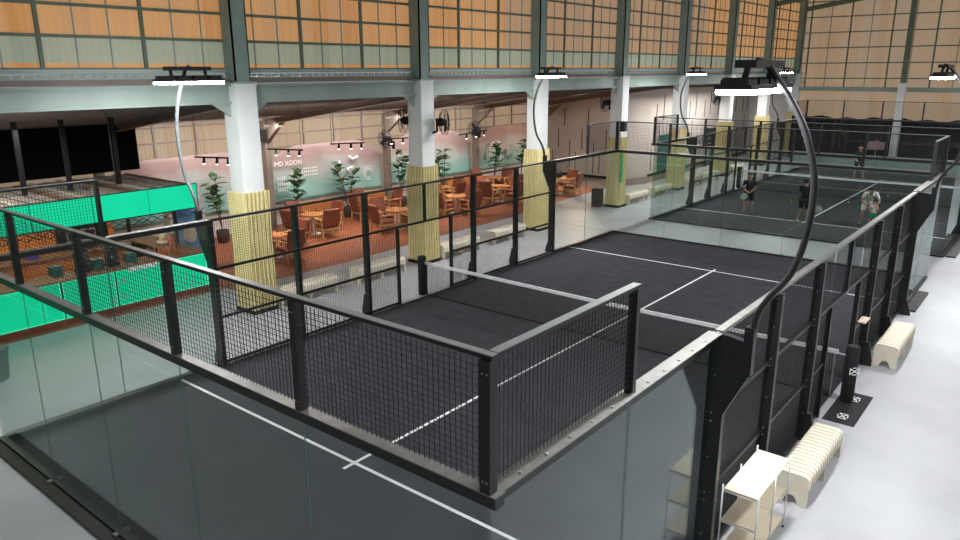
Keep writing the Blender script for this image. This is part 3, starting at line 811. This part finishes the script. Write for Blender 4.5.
# ------------------------------------------------------------------ lounge furniture
def armchair(label, loc, rz):
    t = thing('lounge_chair', label, 'chair', loc, rz, group='lounge chairs')
    for s in (-1, 1):
        MB().bar((s*.29, -.26, .0), (s*.29, -.26, .58), .045, .04).build('leg', M['chairwood'], t)
        MB().bar((s*.29, .28, .0), (s*.29, .22, .62), .045, .04).build('leg', M['chairwood'], t)
        MB().bar((s*.29, -.32, .60), (s*.29, .30, .60), .07, .03).build('armrest', M['chairwood'], t)
        MB().bar((s*.29, -.24, .28), (s*.29, .26, .28), .03, .05).build('side_rail', M['chairwood'], t)
    for q in (-.25, .25): MB().bar((-.28, q, .28), (.28, q, .28), .03, .05).build('cross_rail', M['chairwood'], t)
    MB().box((0, -.02, .36), (.52, .54, .12)).build('seat_cushion', M['leather'], t, bevel=.03)
    bk = MB().prism([(.18, .40), (.32, .40), (.44, .95), (.32, .97)], 0, -.27, .27).build('back_cushion', M['leather'], t, bevel=.03)
    return t
def table(label, loc, square=False):
    t = thing('lounge_table', label, 'table', loc, 0, group='lounge tables')
    if square: MB().box((0, 0, .715), (.8, .8, .035)).build('tabletop', M['tabletop'], t, bevel=.01)
    else: MB().lathe([(.42, .70), (.44, .71), (.44, .73), (.42, .735)], n=28).build('tabletop', M['tabletop'], t)
    MB().tube([(0, 0, .02), (0, 0, .70)], .035, 12).build('column_leg', M['whitemetal'], t)
    MB().lathe([(.26, .0), (.26, .015), (.05, .03)], n=20).build('foot', M['whitemetal'], t)
    return t
Z = .008
Tb = [(-6.6, 10.0), (-8.4, 13.0), (-6.6, 15.5), (-6.9, 19.2), (-7.1, 22.5), (-6.3, 26.0), (-8.9, 16.6), (-9.0, 20.6), (-9.0, 24.4)]
Tl = ['round wooden lounge table closest to the first yellow column', 'round lounge table beneath the first banner title', 'round lounge table just left of the second yellow column', 'round lounge table just right of the second column', 'round lounge table left of the third column, front row',
      'round lounge table right of the third column, seen through glass', 'back-row lounge table beneath the white banner drawing', 'back-row lounge table right of the second column', 'back-row lounge table before the last banner']
t0 = table(Tl[0], (Tb[0][0], Tb[0][1], Z))
for p, lb in zip(Tb[1:], Tl[1:]): dup(t0, (p[0], p[1], Z), 0, lb)
short = ['first-column table', 'titled-banner table', 'table left of the second column', 'table right of the second column', 'front table left of the third column', 'table beyond the third column', 'back table under the banner drawing', 'back table right of the second column', 'back table before the last banner']
_unused = ['table closest to the first yellow column', 'table beneath the first banner title', 'table just left of the second column', 'table just right of the second column', 'front-row table left of the third column',
         'table seen through glass right of the third column', 'back-row table under the banner drawing', 'back-row table right of the second column', 'back-row table before the last banner']
sides = [((.0, -.75), PI, 'camera side'), ((0, .78), 0, 'far side'), ((.78, 0), -PI/2, 'court side'), ((-.78, 0), PI/2, 'banner side')]
ch0 = None
for i, (tx, ty) in enumerate(Tb):
    for j, ((dx, dy), rz, sd) in enumerate(sides):
        if i in (6, 8) and j == 2: continue
        lb = 'wood and leather chair, %s of %s' % (sd, short[i])
        a = rz+random.uniform(-.25, .25); L_ = (tx+dx, ty+dy, Z)
        if ch0 is None: ch0 = armchair(lb, L_, a); ch0.scale = (1.12, 1.12, 1.1)
        else: dup(ch0, L_, a, lb)
# low cabinets along the banner wall
def cabinet(label, y, L=2.0):
    t = thing('wall_cabinet', label, 'cabinet', (-10.1, y, Z), 0, group='cabinets under the banners')
    MB().bb((-.2, -L/2, .12), (.2, L/2, .78)).build('body', M['chairwood'], t)
    MB().bb((-.22, -L/2-.02, .78), (.22, L/2+.02, .81)).build('top', M['tabletop'], t)
    for i in range(4):
        y0 = -L/2+i*L/4
        d = MB().bb((.2, y0+.02, .15), (.215, y0+L/4-.02, .75)).build('door', M['tabletop'], t)
        MB().bb((.215, y0+L/4-.07, .42), (.23, y0+L/4-.05, .52)).build('handle', M['blackmatte'], d)
    for a in (-.15, .15):
        for b in (-L/2+.1, L/2-.1): MB().bb((a-.02, b-.02, 0), (a+.02, b+.02, .12)).build('leg', M['blackmatte'], t)
    return t
cabinet('low wooden cabinet under the start of the titled banner', 14.4, 1.5)
cabinet('low wooden cabinet between the first and second banner posts', 17.3, 1.5)
cabinet('low wooden cabinet beneath the banner right of the second column', 22.9, 1.8)
# potted plants
def plant(label, loc, h, seed, n=26):
    rnd = random.Random(seed)
    t = thing('potted_plant', label, 'plant', loc, 0, group='tall leafy potted plants')
    MB().lathe([(.15, 0), (.2, .05), (.23, .40), (.21, .42), (.20, .36)], n=18).build('pot', M['pot'], t)
    st = MB(); lf = MB()
    for q in range(3):
        a = rnd.uniform(0, 6.28); top = Vector((.34*math.cos(a), .34*math.sin(a), h*rnd.uniform(.82, 1)))
        pts = [Vector((0, 0, .36)).lerp(top, u)+Vector((0, 0, .1*math.sin(u*PI))) for u in (0, .3, .6, .85, 1)]
        st.tube(pts, [.018, .016, .013, .01, .006], 6)
        for i in range(n//2):
            u = .35+.65*i/(n//2-1)
            p = Vector((0, 0, .36)).lerp(top, u)+Vector((0, 0, .1*math.sin(u*PI)))
            a2 = rnd.uniform(0, 6.28); el = rnd.uniform(-.1, .9); d = Vector((math.cos(a2)*math.cos(el), math.sin(a2)*math.cos(el), math.sin(el)))
            L_ = rnd.uniform(.32, .46); wd = L_*.34
            sd = d.cross(Vector((0, 0, 1))).normalized(); up = sd.cross(d)
            q_ = [p, p+d*L_*.3+sd*wd*.8, p+d*L_*.65+sd*wd-up*.02, p+d*L_-up*.07, p+d*L_*.65-sd*wd-up*.02, p+d*L_*.3-sd*wd*.8, p+d*L_*.5-up*.035]
            k = [x-up*.004 for x in q_]
            lf.add(q_+k, [(0, 1, 6), (1, 2, 6), (2, 3, 6), (3, 4, 6), (4, 5, 6), (5, 0, 6), (7, 13, 8), (8, 13, 9), (9, 13, 10), (10, 13, 11), (11, 13, 12), (12, 13, 7)]+[(e, (e+1) % 6, 7+(e+1) % 6, 7+e) for e in range(6)], 0, True)
    st.build('stem', M['stem'], t); lf.build('foliage', M['leaf'], t)
for i, (y, h, lb) in enumerate([(10.2, 2.2, 'leafy potted plant left of the first yellow column'), (13.3, 2.25, 'leafy potted plant under the white banner title'), (15.9, 2.2, 'leafy potted plant before the white banner drawing'),
        (18.95, 2.3, 'leafy potted plant just left of the second yellow column'), (21.7, 2.25, 'leafy potted plant just right of the second yellow column'), (25.5, 2.3, 'leafy potted plant under the last banner drawing'), (27.8, 2.35, 'leafy potted plant just left of the third column')]):
    plant(lb, (-9.8, y, Z), h, 40+i)

# dark bag on a chair beyond the third column
dbg = thing('shoulder_bag', 'dark bag lying on the lounge table right of the third column', 'bag', (-6.35, 26.1, .745))
MB().ball((0, 0, .14), .2, 12, sc=(1.2, .7, .7)).build('body', M['blackmatte'], dbg)
MB().tube([(.18*math.cos(a*.4), 0, .2+.22*math.sin(a*.4)) for a in range(9)], .012, 6).build('strap', M['blackmatte'], dbg)

# ------------------------------------------------------------------ bar
bar = thing('bar_counter', 'long bar counter faced with glowing green panels', 'bar counter', (-5.2, 1.5, 0), world=True)
ys = [-4.0, -2.6, -1.2, .2, 1.6, 3.05, 4.3, 5.55, 6.75]
for a, b in zip(ys[:-1], ys[1:]):
    p = MB().bb((-5.03, a+.03, .16), (-5.0, b-.03, 1.04)).build('glowing_panel', M['green'], bar)
    MB().bb((-5.005, a+.03, .16), (-4.992, a+.05, 1.04)).bb((-5.005, b-.05, .16), (-4.992, b-.03, 1.04)).bb((-5.005, a+.05, .16), (-4.992, b-.05, .18)).bb((-5.005, a+.05, 1.02), (-4.992, b-.05, 1.04)).build('edge_light', M['greenedge'], p)
MB().bb((-5.35, -4.0, .007), (-5.04, 6.78, 1.04)).bb((-8.3, 6.3, .007), (-5.35, 6.78, 1.04)).build('carcass', M['blackmatte'], bar)
MB().bb((-5.04, -4.0, .007), (-4.97, 6.78, .15)).build('kickboard', M['leather'], bar)
MB().bb((-5.75, -4.0, 1.04), (-4.97, 6.82, 1.08)).bb((-8.35, 6.15, 1.04), (-5.75, 6.82, 1.08)).build('worktop', M['barwood'], bar)
MB().bb((-5.0, 4.62, .97), (-4.955, 5.35, 1.075)).build('counter_light_strip', M['art'], bar)  # light strip on the counter front, a plain white box without glow
cn = thing('bar_canopy', 'flat canopy over the bar with a glowing green band and slatted roof', 'canopy', (-6.5, 1.5, 0), world=True)
ys = [-4.4, -3.0, -1.6, -.2, 1.25, 2.65, 4.0, 5.35, 6.65]
for a, b in zip(ys[:-1], ys[1:]):
    MB().bb((-5.02, a+.015, 2.30), (-4.98, b-.015, 2.90)).build('glowing_panel', M['green'], cn)
MB().bb((-5.06, -4.4, 2.26), (-5.02, 6.68, 2.92)).bb((-8.6, 6.64, 2.45), (-5.06, 6.68, 2.85)).build('fascia', M['blackmatte'], cn)
MB().bb((-8.6, -4.4, 2.84), (-5.06, 6.64, 2.87)).build('deck', M['slatgrey'], cn)
for i in range(30):
    y = -4.2+i*.37
    MB().box((-6.85+random.uniform(-.1, .1), y, 2.89), (3.3, random.uniform(.07, .16), .03), rz=random.uniform(-.05, .05)).build('roof_slat', (M['slatgrey'], M['barwood'], M['cream'], M['slatgrey'])[i % 4], cn)
tr = MB()
y = -4.2
while y < 6.4:
    tr.tube([(-5.04, y, 2.24), (-5.04, y+.24, 2.10), (-5.04, y+.48, 2.24)], .012, 5); tr.tube([(-5.04, y, 2.08), (-5.04, y+.24, 2.22), (-5.04, y+.48, 2.08)], .012, 5); y += .48
tr.build('lattice_truss', M['black'], cn)
for y in (-3.9, 1.4, 6.45):
    for x in (-8.62, -5.9): MB().bb((x-.04, y-.04, 1.08 if (x > -6 and y > 6) else .007), (x+.04, y+.04, 2.84)).build('post', M['black'], cn)
for (y, lb) in ((2.1, 'leftmost at the picture edge'), (3.14, 'second from the left'), (4.17, 'third from the left'), (5.38, 'rightmost beside the hanging cable')):
    MB_ = MB().bb((-6.55, y-.05, 2.91), (-6.45, y+.05, roofz(-6.5)-.12)).build('canopy_post', M['blackmatte'], org=(-6.5, y, 2.91))
    tag(MB_, 'black square post standing on the bar canopy, %s' % lb, 'post', 'posts above the canopy')
tag(MB().tube([(-6.2, 5.15, 2.93), (-6.2, 5.15, roofz(-6.2))], .012, 6).build('hanging_cable', M['poleg'], org=(-6.2, 5.15, 2.93)), 'thin pale cable hanging above the bar canopy', 'cable')
struct('wall_tarp', MB().bb((-8.78, -12, 2.96), (-8.70, 7.05, roofz(-8.74)-.13)), M['tarp'])
OW = struct('wall_bar', MB().bb((-9.2, -5, 0), (-9.05, 6.2, 2.7)), M['orangewall'])
MB().bb((-9.04, 4.6, 1.0), (-9.0, 6.0, 2.2)).build('dark_niche', M['blackmatte'], OW)
struct('wall_bar_side', MB().bb((-10.1, 8.3, 0), (-7.9, 8.4, 2.4)), M['whitewall'])
# back counter
bc = thing('back_counter', 'brown back counter behind the bar', 'counter', (-8.2, 2, 0), world=True)
MB().bb((-8.5, -3, .007), (-7.9, 6.1, .95)).build('body', M['tabletop'], bc); MB().bb((-8.55, -3.05, .95), (-7.85, 6.12, .99)).build('worktop', M['barwood'], bc)
fr = thing('poster_stand', 'white upright board with a blue poster, behind the bar end', 'poster', (-7.6, 7.75, .008))
MB().bb((-.06, -.5, 0), (.0, .5, 2.05)).build('board', M['whitewall'], fr)
MB().bb((.0, -.36, .55), (.012, .36, 1.95)).build('poster', M['blue'], fr)
MB().ball((.015, .02, 1.0), .2, 12, sc=(.05, 1, 1.3)).build('poster_figure', M['cream'], fr)
fr.rotation_euler = (0, 0, -.6)
mo = thing('bar_monitor', 'grey screen standing on the back counter', 'screen', (-8.1, 4.9, .99))
MB().bb((-.02, -.38, .12), (.02, .38, .58)).build('screen', M['steel'], mo); MB().bb((.02, -.34, .16), (.024, .34, .54)).build('display', M['blackmatte'], mo); MB().bb((-.1, -.12, 0), (.1, .12, .02)).bb((-.03, -.03, .02), (0, .03, .2)).build('foot', M['blackmatte'], mo)
def grinder(label, loc, s=1):
    t = thing('coffee_machine', label, 'bar appliance', loc, random.uniform(-.4, .4))
    MB().lathe([(.14*s, 0), (.15*s, .03), (.12*s, .08), (.13*s, .3*s), (.10*s, .34*s)], n=14).build('body', M['blackmatte'], t)
    MB().lathe([(.08*s, .34*s), (.14*s, .5*s), (.13*s, .54*s)], n=14).build('hopper', M['black'], t)
    MB().bar((.12*s, 0, .2*s), (.22*s, 0, .2*s), .03, .03).build('spout', M['steel'], t)
grinder('black conical bar appliance, left one on the worktop', (-5.5, 3.78, 1.08), 1.38)
grinder('black rounded bar appliance, right one on the worktop', (-5.5, 4.48, 1.08), 1.25)
BX = [(-6.4, 3.6, 'purple', 'purple box'), (-5.6, 3.2, 'teal', 'teal box left of the appliances'), (-5.55, 4.13, 'teal', 'teal box between the appliances'), (-5.5, 4.93, 'teal', 'teal box right of the appliances')]
for x, y, m_, lb in BX:
    z = 1.08 if x > -5.75 else .99
    if m_ == 'purple': x = -8.1
    t = thing('storage_box', lb+' standing on the bar', 'box', (x, y, z)); 
    MB().bb((-.12, -.12, 0), (.12, .12, .2)).build('body', M[m_], t); MB().bb((-.13, -.13, .2), (.13, .13, .225)).build('lid', M[m_], t)
pl = thing('plate_stack', 'cream round plates leaning on the bar worktop', 'plates', (-6.65, 6.48, 1.08)); MB().lathe([(.10, 0), (.2, .05), (.22, .10), (.2, .11)], n=20).build('plate', M['cream'], pl); MB().ball((0, 0, .2), .15, 14, sc=(1, 1, .8)).build('bowl', M['cream'], pl)
tp = thing('clay_jar', 'terracotta jar on the bar worktop beside the cream plates', 'jar', (-6.22, 6.5, 1.08)); MB().lathe([(.10, 0), (.14, .05), (.14, .26), (.11, .30)], n=16).build('body', M['terracotta'], tp); MB().lathe([(.12, .3), (.12, .32), (.03, .35)], n=16).build('lid', M['barwood'], tp)
bt = None
for i in range(12):
    x, y = -5.3-(i % 6)*.13, 5.45+(i//6)*.22+random.uniform(-.05, .05)
    x = max(x, -5.68)-.0
    if i % 6 > 2: x = -5.32-(i % 3)*.14; y += .45
    lb = 'small glass bottle in the cluster on the bar worktop'
    if bt is None:
        bt = thing('bottle', lb, 'bottle', (x, y, 1.08), group='bottles on the bar worktop')
        MB().lathe([(.032, 0), (.034, .01), (.034, .13), (.014, .18), (.013, .23)], n=12).build('body', M['terracotta'], bt); MB().lathe([(.016, .23), (.016, .25)], n=10).build('cap', M['steel'], bt)
    else: dup(bt, (x, y, 1.08), 0, lb)

# ------------------------------------------------------------------ end zone
nt_ = MB(); n = 90
top = [2.75+.06*math.sin(i*1.3)+.04*math.sin(i*.41) for i in range(n+1)]
vs = []
for i in range(n+1):
    x = -2.3+28*i/n; y = 48.15+.05*math.sin(i*1.7)
    vs += [(x, y, .0), (x, y, top[i]), (x, y+.03, .0), (x, y+.03, top[i])]
fs = []
for i in range(n):
    a = 4*i; b = a+4; fs += [(a, b, b+1, a+1), (a+2, a+3, b+3, b+2), (a+1, b+1, b+3, a+3)]
nt_.add(vs, fs, 0, False)
cu = nt_.build('dark_netting', M['hedge'], org=(10, 48.3, 0)); tag(cu, 'long dark netting curtain hanging before the end wall', 'curtain')
tag(MB().bb((-1.6, 46.4, 0), (24, 46.6, .62)).build('low_wall', M['palewall'], org=(5, 46.5, 0)), 'low pale wall standing behind the far court', 'low wall')
um = thing('pink_parasol', 'pale pink parasol behind the far court', 'parasol', (3.1, 47.37, 0))
MB().lathe([(.68, .95), (.62, 1.15), (.45, 1.35), (.05, 1.45)], n=18).build('canopy', M['pink'], um); MB().tube([(0, 0, 0), (0, 0, 1.5)], .025, 8).build('pole', M['whitemetal'], um)
# roof braces seen in the top corner
for y, lb in ((COLY[6], 'seventh'), (COLY[7]-.35, 'last'), (COLY[5], 'sixth')):
    r = thing('roof_rafter', 'grey roof rafter springing from the %s arcade column' % lb, 'rafter', (-2.3, y, 9.2), world=True)
    MB().bar((-2.28, y, 9.3), (8, y, 10.9), .16, .03).bar((-2.28, y, 9.55), (8, y, 11.15), .16, .03).bar((-2.28, y, 9.42), (8, y, 11.02), .03, .24).build('beam', M['girt'], r)

# ------------------------------------------------------------------ people
def skinmesh(name, verts, edges, m, parent, sub=1, rootv=0):
    me = bpy.data.meshes.new(name)
    me.from_pydata([v[0] for v in verts], edges, [])
    o = bpy.data.objects.new(name, me); col.objects.link(o)
    o.modifiers.new('Skin', 'SKIN')
    sk = me.skin_vertices[0].data if me.skin_vertices else None
    if sk is None:
        bpy.context.view_layer.objects.active = o
        raise RuntimeError('no skin layer')
    for i, v in enumerate(verts):
        r = v[1]; sk[i].radius = r if isinstance(r, tuple) else (r, r)
        sk[i].use_root = (i == rootv)
    s = o.modifiers.new('Sub', 'SUBSURF'); s.levels = sub; s.render_levels = sub
    bpy.context.view_layer.update()
    me2 = bpy.data.meshes.new_from_object(o.evaluated_get(bpy.context.evaluated_depsgraph_get()))
    me2.materials.clear(); me2.materials.append(m); me2.name = name
    for p in me2.polygons: p.use_smooth = True
    bpy.data.objects.remove(o)
    q = bpy.data.objects.new(name, me2); col.objects.link(q); q.parent = parent
    return q
def ensure_skin(me):
    pass
def person(label, loc, rz, P, shirt, shorts, shoe, sc=1, long_pants=False):
    """P: joint dict. x right, y forward, z up."""
    t = thing('person', label, 'person', loc, rz); t.scale = (sc, sc, sc)
    V = []; E_ = []
    def a(p, r, par=None):
        V.append((tuple(p), r)); i = len(V)-1
        if par is not None: E_.append((par, i))
        return i
    pel = a(P['pelvis'], (.115, .088)); sp = a(P['spine'], (.10, .072), pel); chs = a(P['chest'], (.105, .072), sp)
    nk = a(P['neck'], .055, chs); h1 = a(P['head1'], .082, nk)
    hd = Vector(P['head2']); h0 = Vector(P['head1'])
    a(h0.lerp(hd, .5), .102, h1); a(hd, .085, len(V)-1)
    for s in ('L', 'R'):
        sg = -1 if s == 'L' else 1
        hp = a(P['hip'+s], .085, pel); kn = a(P['knee'+s], .055, hp); an = a(P['ank'+s], .036, kn); a(P['toe'+s], .032, an)
        sh = a(P['sho'+s], .058, chs); el = a(P['elb'+s], .040, sh); wr = a(P['wri'+s], .026, el)
        wv = Vector(P['wri'+s]); d = (wv-Vector(P['elb'+s])).normalized()
        side = d.cross(Vector((0, 1, 0.2))).normalized(); nrm = side.cross(d).normalized()
        pm_ = wv+d*.06; pi = a(pm_, (.034, .024), wr)
        for q, (off, ln) in enumerate(((-.030, .075), (-.010, .085), (.011, .08), (.030, .062))):
            f1 = pm_+d*.045+side*off; i1 = a(f1, .009, pi); i2 = a(f1+d*ln*.5+nrm*.008, .0085, i1); a(f1+d*ln*.85+nrm*.03, .007, i2)
        th = a(wv+d*.035+side*-.045+nrm*.012, .011, pi); a(wv+d*.075+side*-.06+nrm*.03, .009, th)
    body = skinmesh('body', V, E_, M['skin'], t, 1)
    up = (hd-h0).normalized(); fw = Vector(P.get('face', (0, 1, 0))).normalized(); rt = fw.cross(up).normalized()
    c = h0.lerp(hd, .55)
    f = MB(); f.ball(c+fw*.10-up*.01, .016, 6); f.build('nose', M['skin'], t)
    for s in (-1, 1):
        MB().ball(c+fw*.083+rt*s*.035+up*.015, .011, 6).build('eye', M['hair'], t)
        MB().ball(c+rt*s*.095, .022, 8).build('ear', M['skin'], t)
    MB().ball(c+fw*.088-up*.05, .02, 8, sc=(1, .4, .4)).build('mouth', M['leather'], t)
    hb = MB().ball((0, 0, 0), .108, 14)
    vv = []
    for (x, y, z) in hb.v:
        k_ = .98
        v = rt*x+fw*(y*1.02-.02)+up*(z*1.05+.028)
        if y > .02 and z < .03: v = v*.80-fw*.03
        if z < -.02: v = v*.86
        vv.append(tuple(c+v))
    hb.v = vv; hb.build('hair', M['hair'], t)
    # shirt
    pv, spv, cv, nv = Vector(P['pelvis']), Vector(P['spine']), Vector(P['chest']), Vector(P['neck'])
    V2 = [(pv+(pv-spv)*.25, (.15, .125)), (pv.lerp(spv, .5), (.155, .125)), (spv, (.155, .122)), (spv.lerp(cv, .5), (.168, .128)), (cv, (.178, .132)), (cv.lerp(nv, .55), (.15, .115)), (cv.lerp(nv, .92), (.085, .08))]; E2 = [(0, 1), (1, 2), (2, 3), (3, 4), (4, 5), (5, 6)]
    for s in ('L', 'R'):
        i = len(V2); V2 += [(P['sho'+s], .074), (Vector(P['sho'+s]).lerp(Vector(P['elb'+s]), .4), .066), (Vector(P['sho'+s]).lerp(Vector(P['elb'+s]), .8), .066)]; E2 += [(4, i), (i, i+1), (i+1, i+2)]
    skinmesh('shirt', [(tuple(v[0]), v[1]) for v in V2], E2, shirt, t, 1)
    V3 = [(Vector(P['pelvis'])+Vector((0, 0, .02)), (.135, .118))]; E3 = []
    for s in ('L', 'R'):
        i = len(V3); V3 += [(P['hip'+s], .118), (Vector(P['hip'+s]).lerp(Vector(P['knee'+s]), .9 if not long_pants else 1), .098)]; E3 += [(0, i), (i, i+1)]
        if long_pants: V3.append((P['ank'+s], .06)); E3.append((i+1, i+2))
    skinmesh('shorts' if not long_pants else 'trousers', [(tuple(v[0]), v[1]) for v in V3], E3, shorts, t, 1)
    for s in ('L', 'R'):
        an = Vector(P['ank'+s]); to = Vector(P['toe'+s]); d = (to-an); d.z = 0
        d.normalize()
        MB().tube([an-d*.06+Vector((0, 0, -.035)), an+d*.02+Vector((0, 0, -.02)), to+Vector((0, 0, .01)), to+d*.05+Vector((0, 0, .0))], [.042, .05, .044, .028], 10).build('shoe', shoe, t)
    return t
STAND = dict(pelvis=(0, 0, .95), spine=(0, .01, 1.12), chest=(0, .01, 1.32), neck=(0, 0, 1.47), head1=(0, .015, 1.54), head2=(0, .03, 1.70),
    hipL=(-.10, 0, .90), kneeL=(-.13, .03, .50), ankL=(-.15, -.01, .085), toeL=(-.18, .13, .045), hipR=(.10, 0, .90), kneeR=(.14, .03, .50), ankR=(.17, -.01, .085), toeR=(.21, .13, .045),
    shoL=(-.19, 0, 1.42), elbL=(-.24, -.02, 1.14), wriL=(-.25, .06, .90), shoR=(.19, 0, 1.42), elbR=(.24, -.02, 1.14), wriR=(.25, .06, .90))
TZ = .0125
def aim(x, y, tx, ty): return math.atan2(ty-y, tx-x)-PI/2
def racket(label, loc, rot, face):
    t = thing('padel_racket', label, 'racket', loc); t.rotation_euler = rot
    hb = MB(); n = 20
    ring = [(.125*math.cos(2*PI*i/n), .14*math.sin(2*PI*i/n)+.27) for i in range(n)]
    hb.prism([(x, z) for x, z in ring], 1, -.018, .018); hb.build('head', face, t)
    hb = MB(); hb.bar((-.02, 0, .1), (-.05, 0, .17), .03, .03); hb.bar((.02, 0, .1), (.05, 0, .17), .03, .03); hb.build('throat', M['greencloth'], t)
    MB().tube([(0, 0, -.04), (0, 0, .12)], .017, 8).build('grip', M['blackmatte'], t)
    return t
def local_to_world(loc, rz, p, sc=1):
    return Vector(loc)+Matrix.Rotation(rz, 3, 'Z') @ (Vector(p)*sc)
# player 1, facing the camera, racket held before the waist
S1 = dict(STAND); S1.update(elbL=(-.27, .02, 1.15), wriL=(-.10, .20, 1.02), elbR=(.27, .02, 1.15), wriR=(.08, .22, 1.0))
l1 = (2.65, 26.45, TZ); r1 = aim(2.65, 26.45, 9, 5)
person('player in black holding a white racket before the waist', l1, r1, S1, M['blackcloth'], M['blackcloth'], M['greyshoe'], .95)
p = local_to_world(l1, r1, (-.02, .27, .98), .95); racket('white racket held by the player in black facing the camera', p, (0, PI*.75, r1), M['whitecloth'])
# player 2, back to the camera
S2 = dict(STAND); S2.update(elbR=(.27, .05, 1.15), wriR=(.31, .20, .90), elbL=(-.25, .05, 1.15), wriL=(-.18, .22, 1.05), kneeL=(-.15, .05, .5), ankL=(-.2, -.03, .085), toeL=(-.23, .12, .045))
l2 = (4.95, 25.95, TZ); r2 = aim(4.95, 25.95, 6.5, 40)
person('player in black seen from behind near the centre line', l2, r2, S2, M['blackcloth'], M['blackcloth'], M['whiteshoe'], .96)
p = local_to_world(l2, r2, (.32, .25, .80), .96); racket('white racket held low by the player seen from behind', p, (0, PI*.82, r2), M['whitecloth'])
# man in white bending over the child
S3 = dict(pelvis=(0, -.14, .90), spine=(0, -.02, 1.04), chest=(0, .16, 1.18), neck=(0, .30, 1.28), head1=(0, .36, 1.32), head2=(0, .47, 1.42), face=(0, .8, -.5),
    hipL=(-.11, -.12, .86), kneeL=(-.20, .08, .50), ankL=(-.22, -.05, .085), toeL=(-.26, .10, .045), hipR=(.11, -.12, .86), kneeR=(.20, .08, .50), ankR=(.22, -.05, .085), toeR=(.27, .10, .045),
    shoL=(-.20, .22, 1.24), elbL=(-.30, .30, .98), wriL=(-.18, .48, .84), shoR=(.20, .22, 1.24), elbR=(.30, .30, .98), wriR=(.18, .48, .84))
l3 = (7.0, 26.9, TZ); r3 = aim(7.0, 26.9, 9.4, 20)
person('man in white t-shirt and shorts bending over a child', l3, r3, S3, M['whitecloth'], M['whitecloth'], M['greyshoe'])
l4 = local_to_world(l3, r3, (-.10, .42, 0))
S4 = dict(STAND); S4.update(elbL=(-.27, .05, 1.15), wriL=(-.16, .25, 1.05), elbR=(.27, .05, 1.15), wriR=(.16, .25, 1.05))
person('small child in white shirt and green shorts before the bending man', tuple(l4), r3, S4, M['whitecloth'], M['greencloth'], M['whiteshoe'], .58)
# far player
l5 = (3.75, 40.2, TZ); r5 = aim(3.75, 40.2, 9, 10)
S5 = dict(STAND); S5.update(wriR=(.12, .22, .98), kneeL=(-.2, .05, .5), ankL=(-.26, 0, .085), toeL=(-.3, .13, .045))
person('player in black with orange shoes beyond the far net', l5, r5, S5, M['blackcloth'], M['blackcloth'], M['orangeshoe'])
p = local_to_world(l5, r5, (-.27, .12, .80)); racket('racket carried by the player with orange shoes', p, (0, PI*.9, r5), M['whitecloth'])
# person in the gap
l6 = (9.35, 21.5, .001)
S6 = dict(STAND); S6.update(kneeR=(.12, .2, .52), ankR=(.12, .05, .085), toeR=(.12, .2, .045))
person('person in beige standing in the gap between the courts', l6, aim(9.35, 21.5, 14, 24), S6, M['beigecloth'], M['beigecloth'], M['whiteshoe'])

# ------------------------------------------------------------------ light
wd = bpy.data.worlds.new('world'); scn.world = wd; wd.use_nodes = True
bg = wd.node_tree.nodes['Background']; bg.inputs[0].default_value = (.93, .96, 1.0, 1); bg.inputs[1].default_value = .27
def area(name, loc, size, size_y, e, color=(1, 1, 1), rot=(0, 0, 0), spread=PI):
    L = bpy.data.lights.new(name, 'AREA'); L.shape = 'RECTANGLE'; L.size = size; L.size_y = size_y; L.energy = e; L.color = color
    L.spread = spread; o = bpy.data.objects.new(name, L); col.objects.link(o); o.location = loc; o.rotation_euler = rot; return o
area('high_bay_light', (15.5, 8, 9.5), 1.2, 1.2, 620)
area('high_bay_light', (15.5, 24, 9.5), 1.2, 1.2, 680)
sn = bpy.data.lights.new('sheet_backlight', 'SUN'); sn.energy = 2.3; sn.color = (1, .95, .88); sn.angle = .02  # added sun lamp outside, lights the translucent wall sheets from behind at night
so_ = bpy.data.objects.new('sheet_backlight', sn); col.objects.link(so_); so_.location = (-30, 60, 20); so_.rotation_euler = Vector((.80, -.56, -.2)).to_track_quat('-Z', 'Y').to_euler()
# lounge track spots (warm)
for x, y in ((-6.2, 10.6), (-7, 14), (-6.8, 18.5), (-7.2, 22.5), (-6.5, 27)):
    area('lounge_light', (x, y, 3.35), .5, 1.0, 62, (1, .88, .74), (0, .25, 0), 1.9)
area('banner_wall_fill', (-9.4, 16, 3.9), .3, 16, 340, (1, .95, .9), (0, .5, 0))  # added fill brightening the banner wall and baseboard, no fixture there
area('bar_light', (-7.0, 3.0, 2.75), 1.0, 5, 130, (1, .82, .6))
area('annex_fill', (-6.2, 2.0, 4.45), .4, 3, 45, (1, .95, .9))  # added fill over the dark canopy slats, no ceiling lamp here
area('annex_fill', (-4.2, 1.0, 3.3), .3, 4, 25, (1, .95, .9), (PI, 0, 0))  # added fill aimed up at the roof above the bar
area('annex_fill', (-5.5, 14, 4.6), .3, 10, 60, (1, .95, .9), (PI, 0, 0)).location.z = 3.45  # added fill aimed up, lifts the roof underside over the lounge
area('partition_light', (-7.5, 29.8, 3.9), .4, .4, 140, (1, .72, .5), (-.9, 0, 0))
area('passage_light', (-3.9, 37, 4.3), .6, 9, 300, (1, .95, .9))

scn.view_settings.view_transform = 'Standard'; scn.view_settings.look = 'None'; scn.view_settings.gamma = 1; scn.view_settings.use_curve_mapping = False
scn.view_settings.exposure = 0
scn.cycles.use_denoising = True
scn.cycles.transparent_max_bounces = 40; scn.cycles.max_bounces = 8; scn.cycles.glossy_bounces = 4; scn.cycles.diffuse_bounces = 3
scn.cycles.sample_clamp_indirect = 6
scn.cycles.caustics_reflective = False; scn.cycles.caustics_refractive = False
# tidy helper property
for o in bpy.data.objects:
    if '_org' in o: del o['_org']
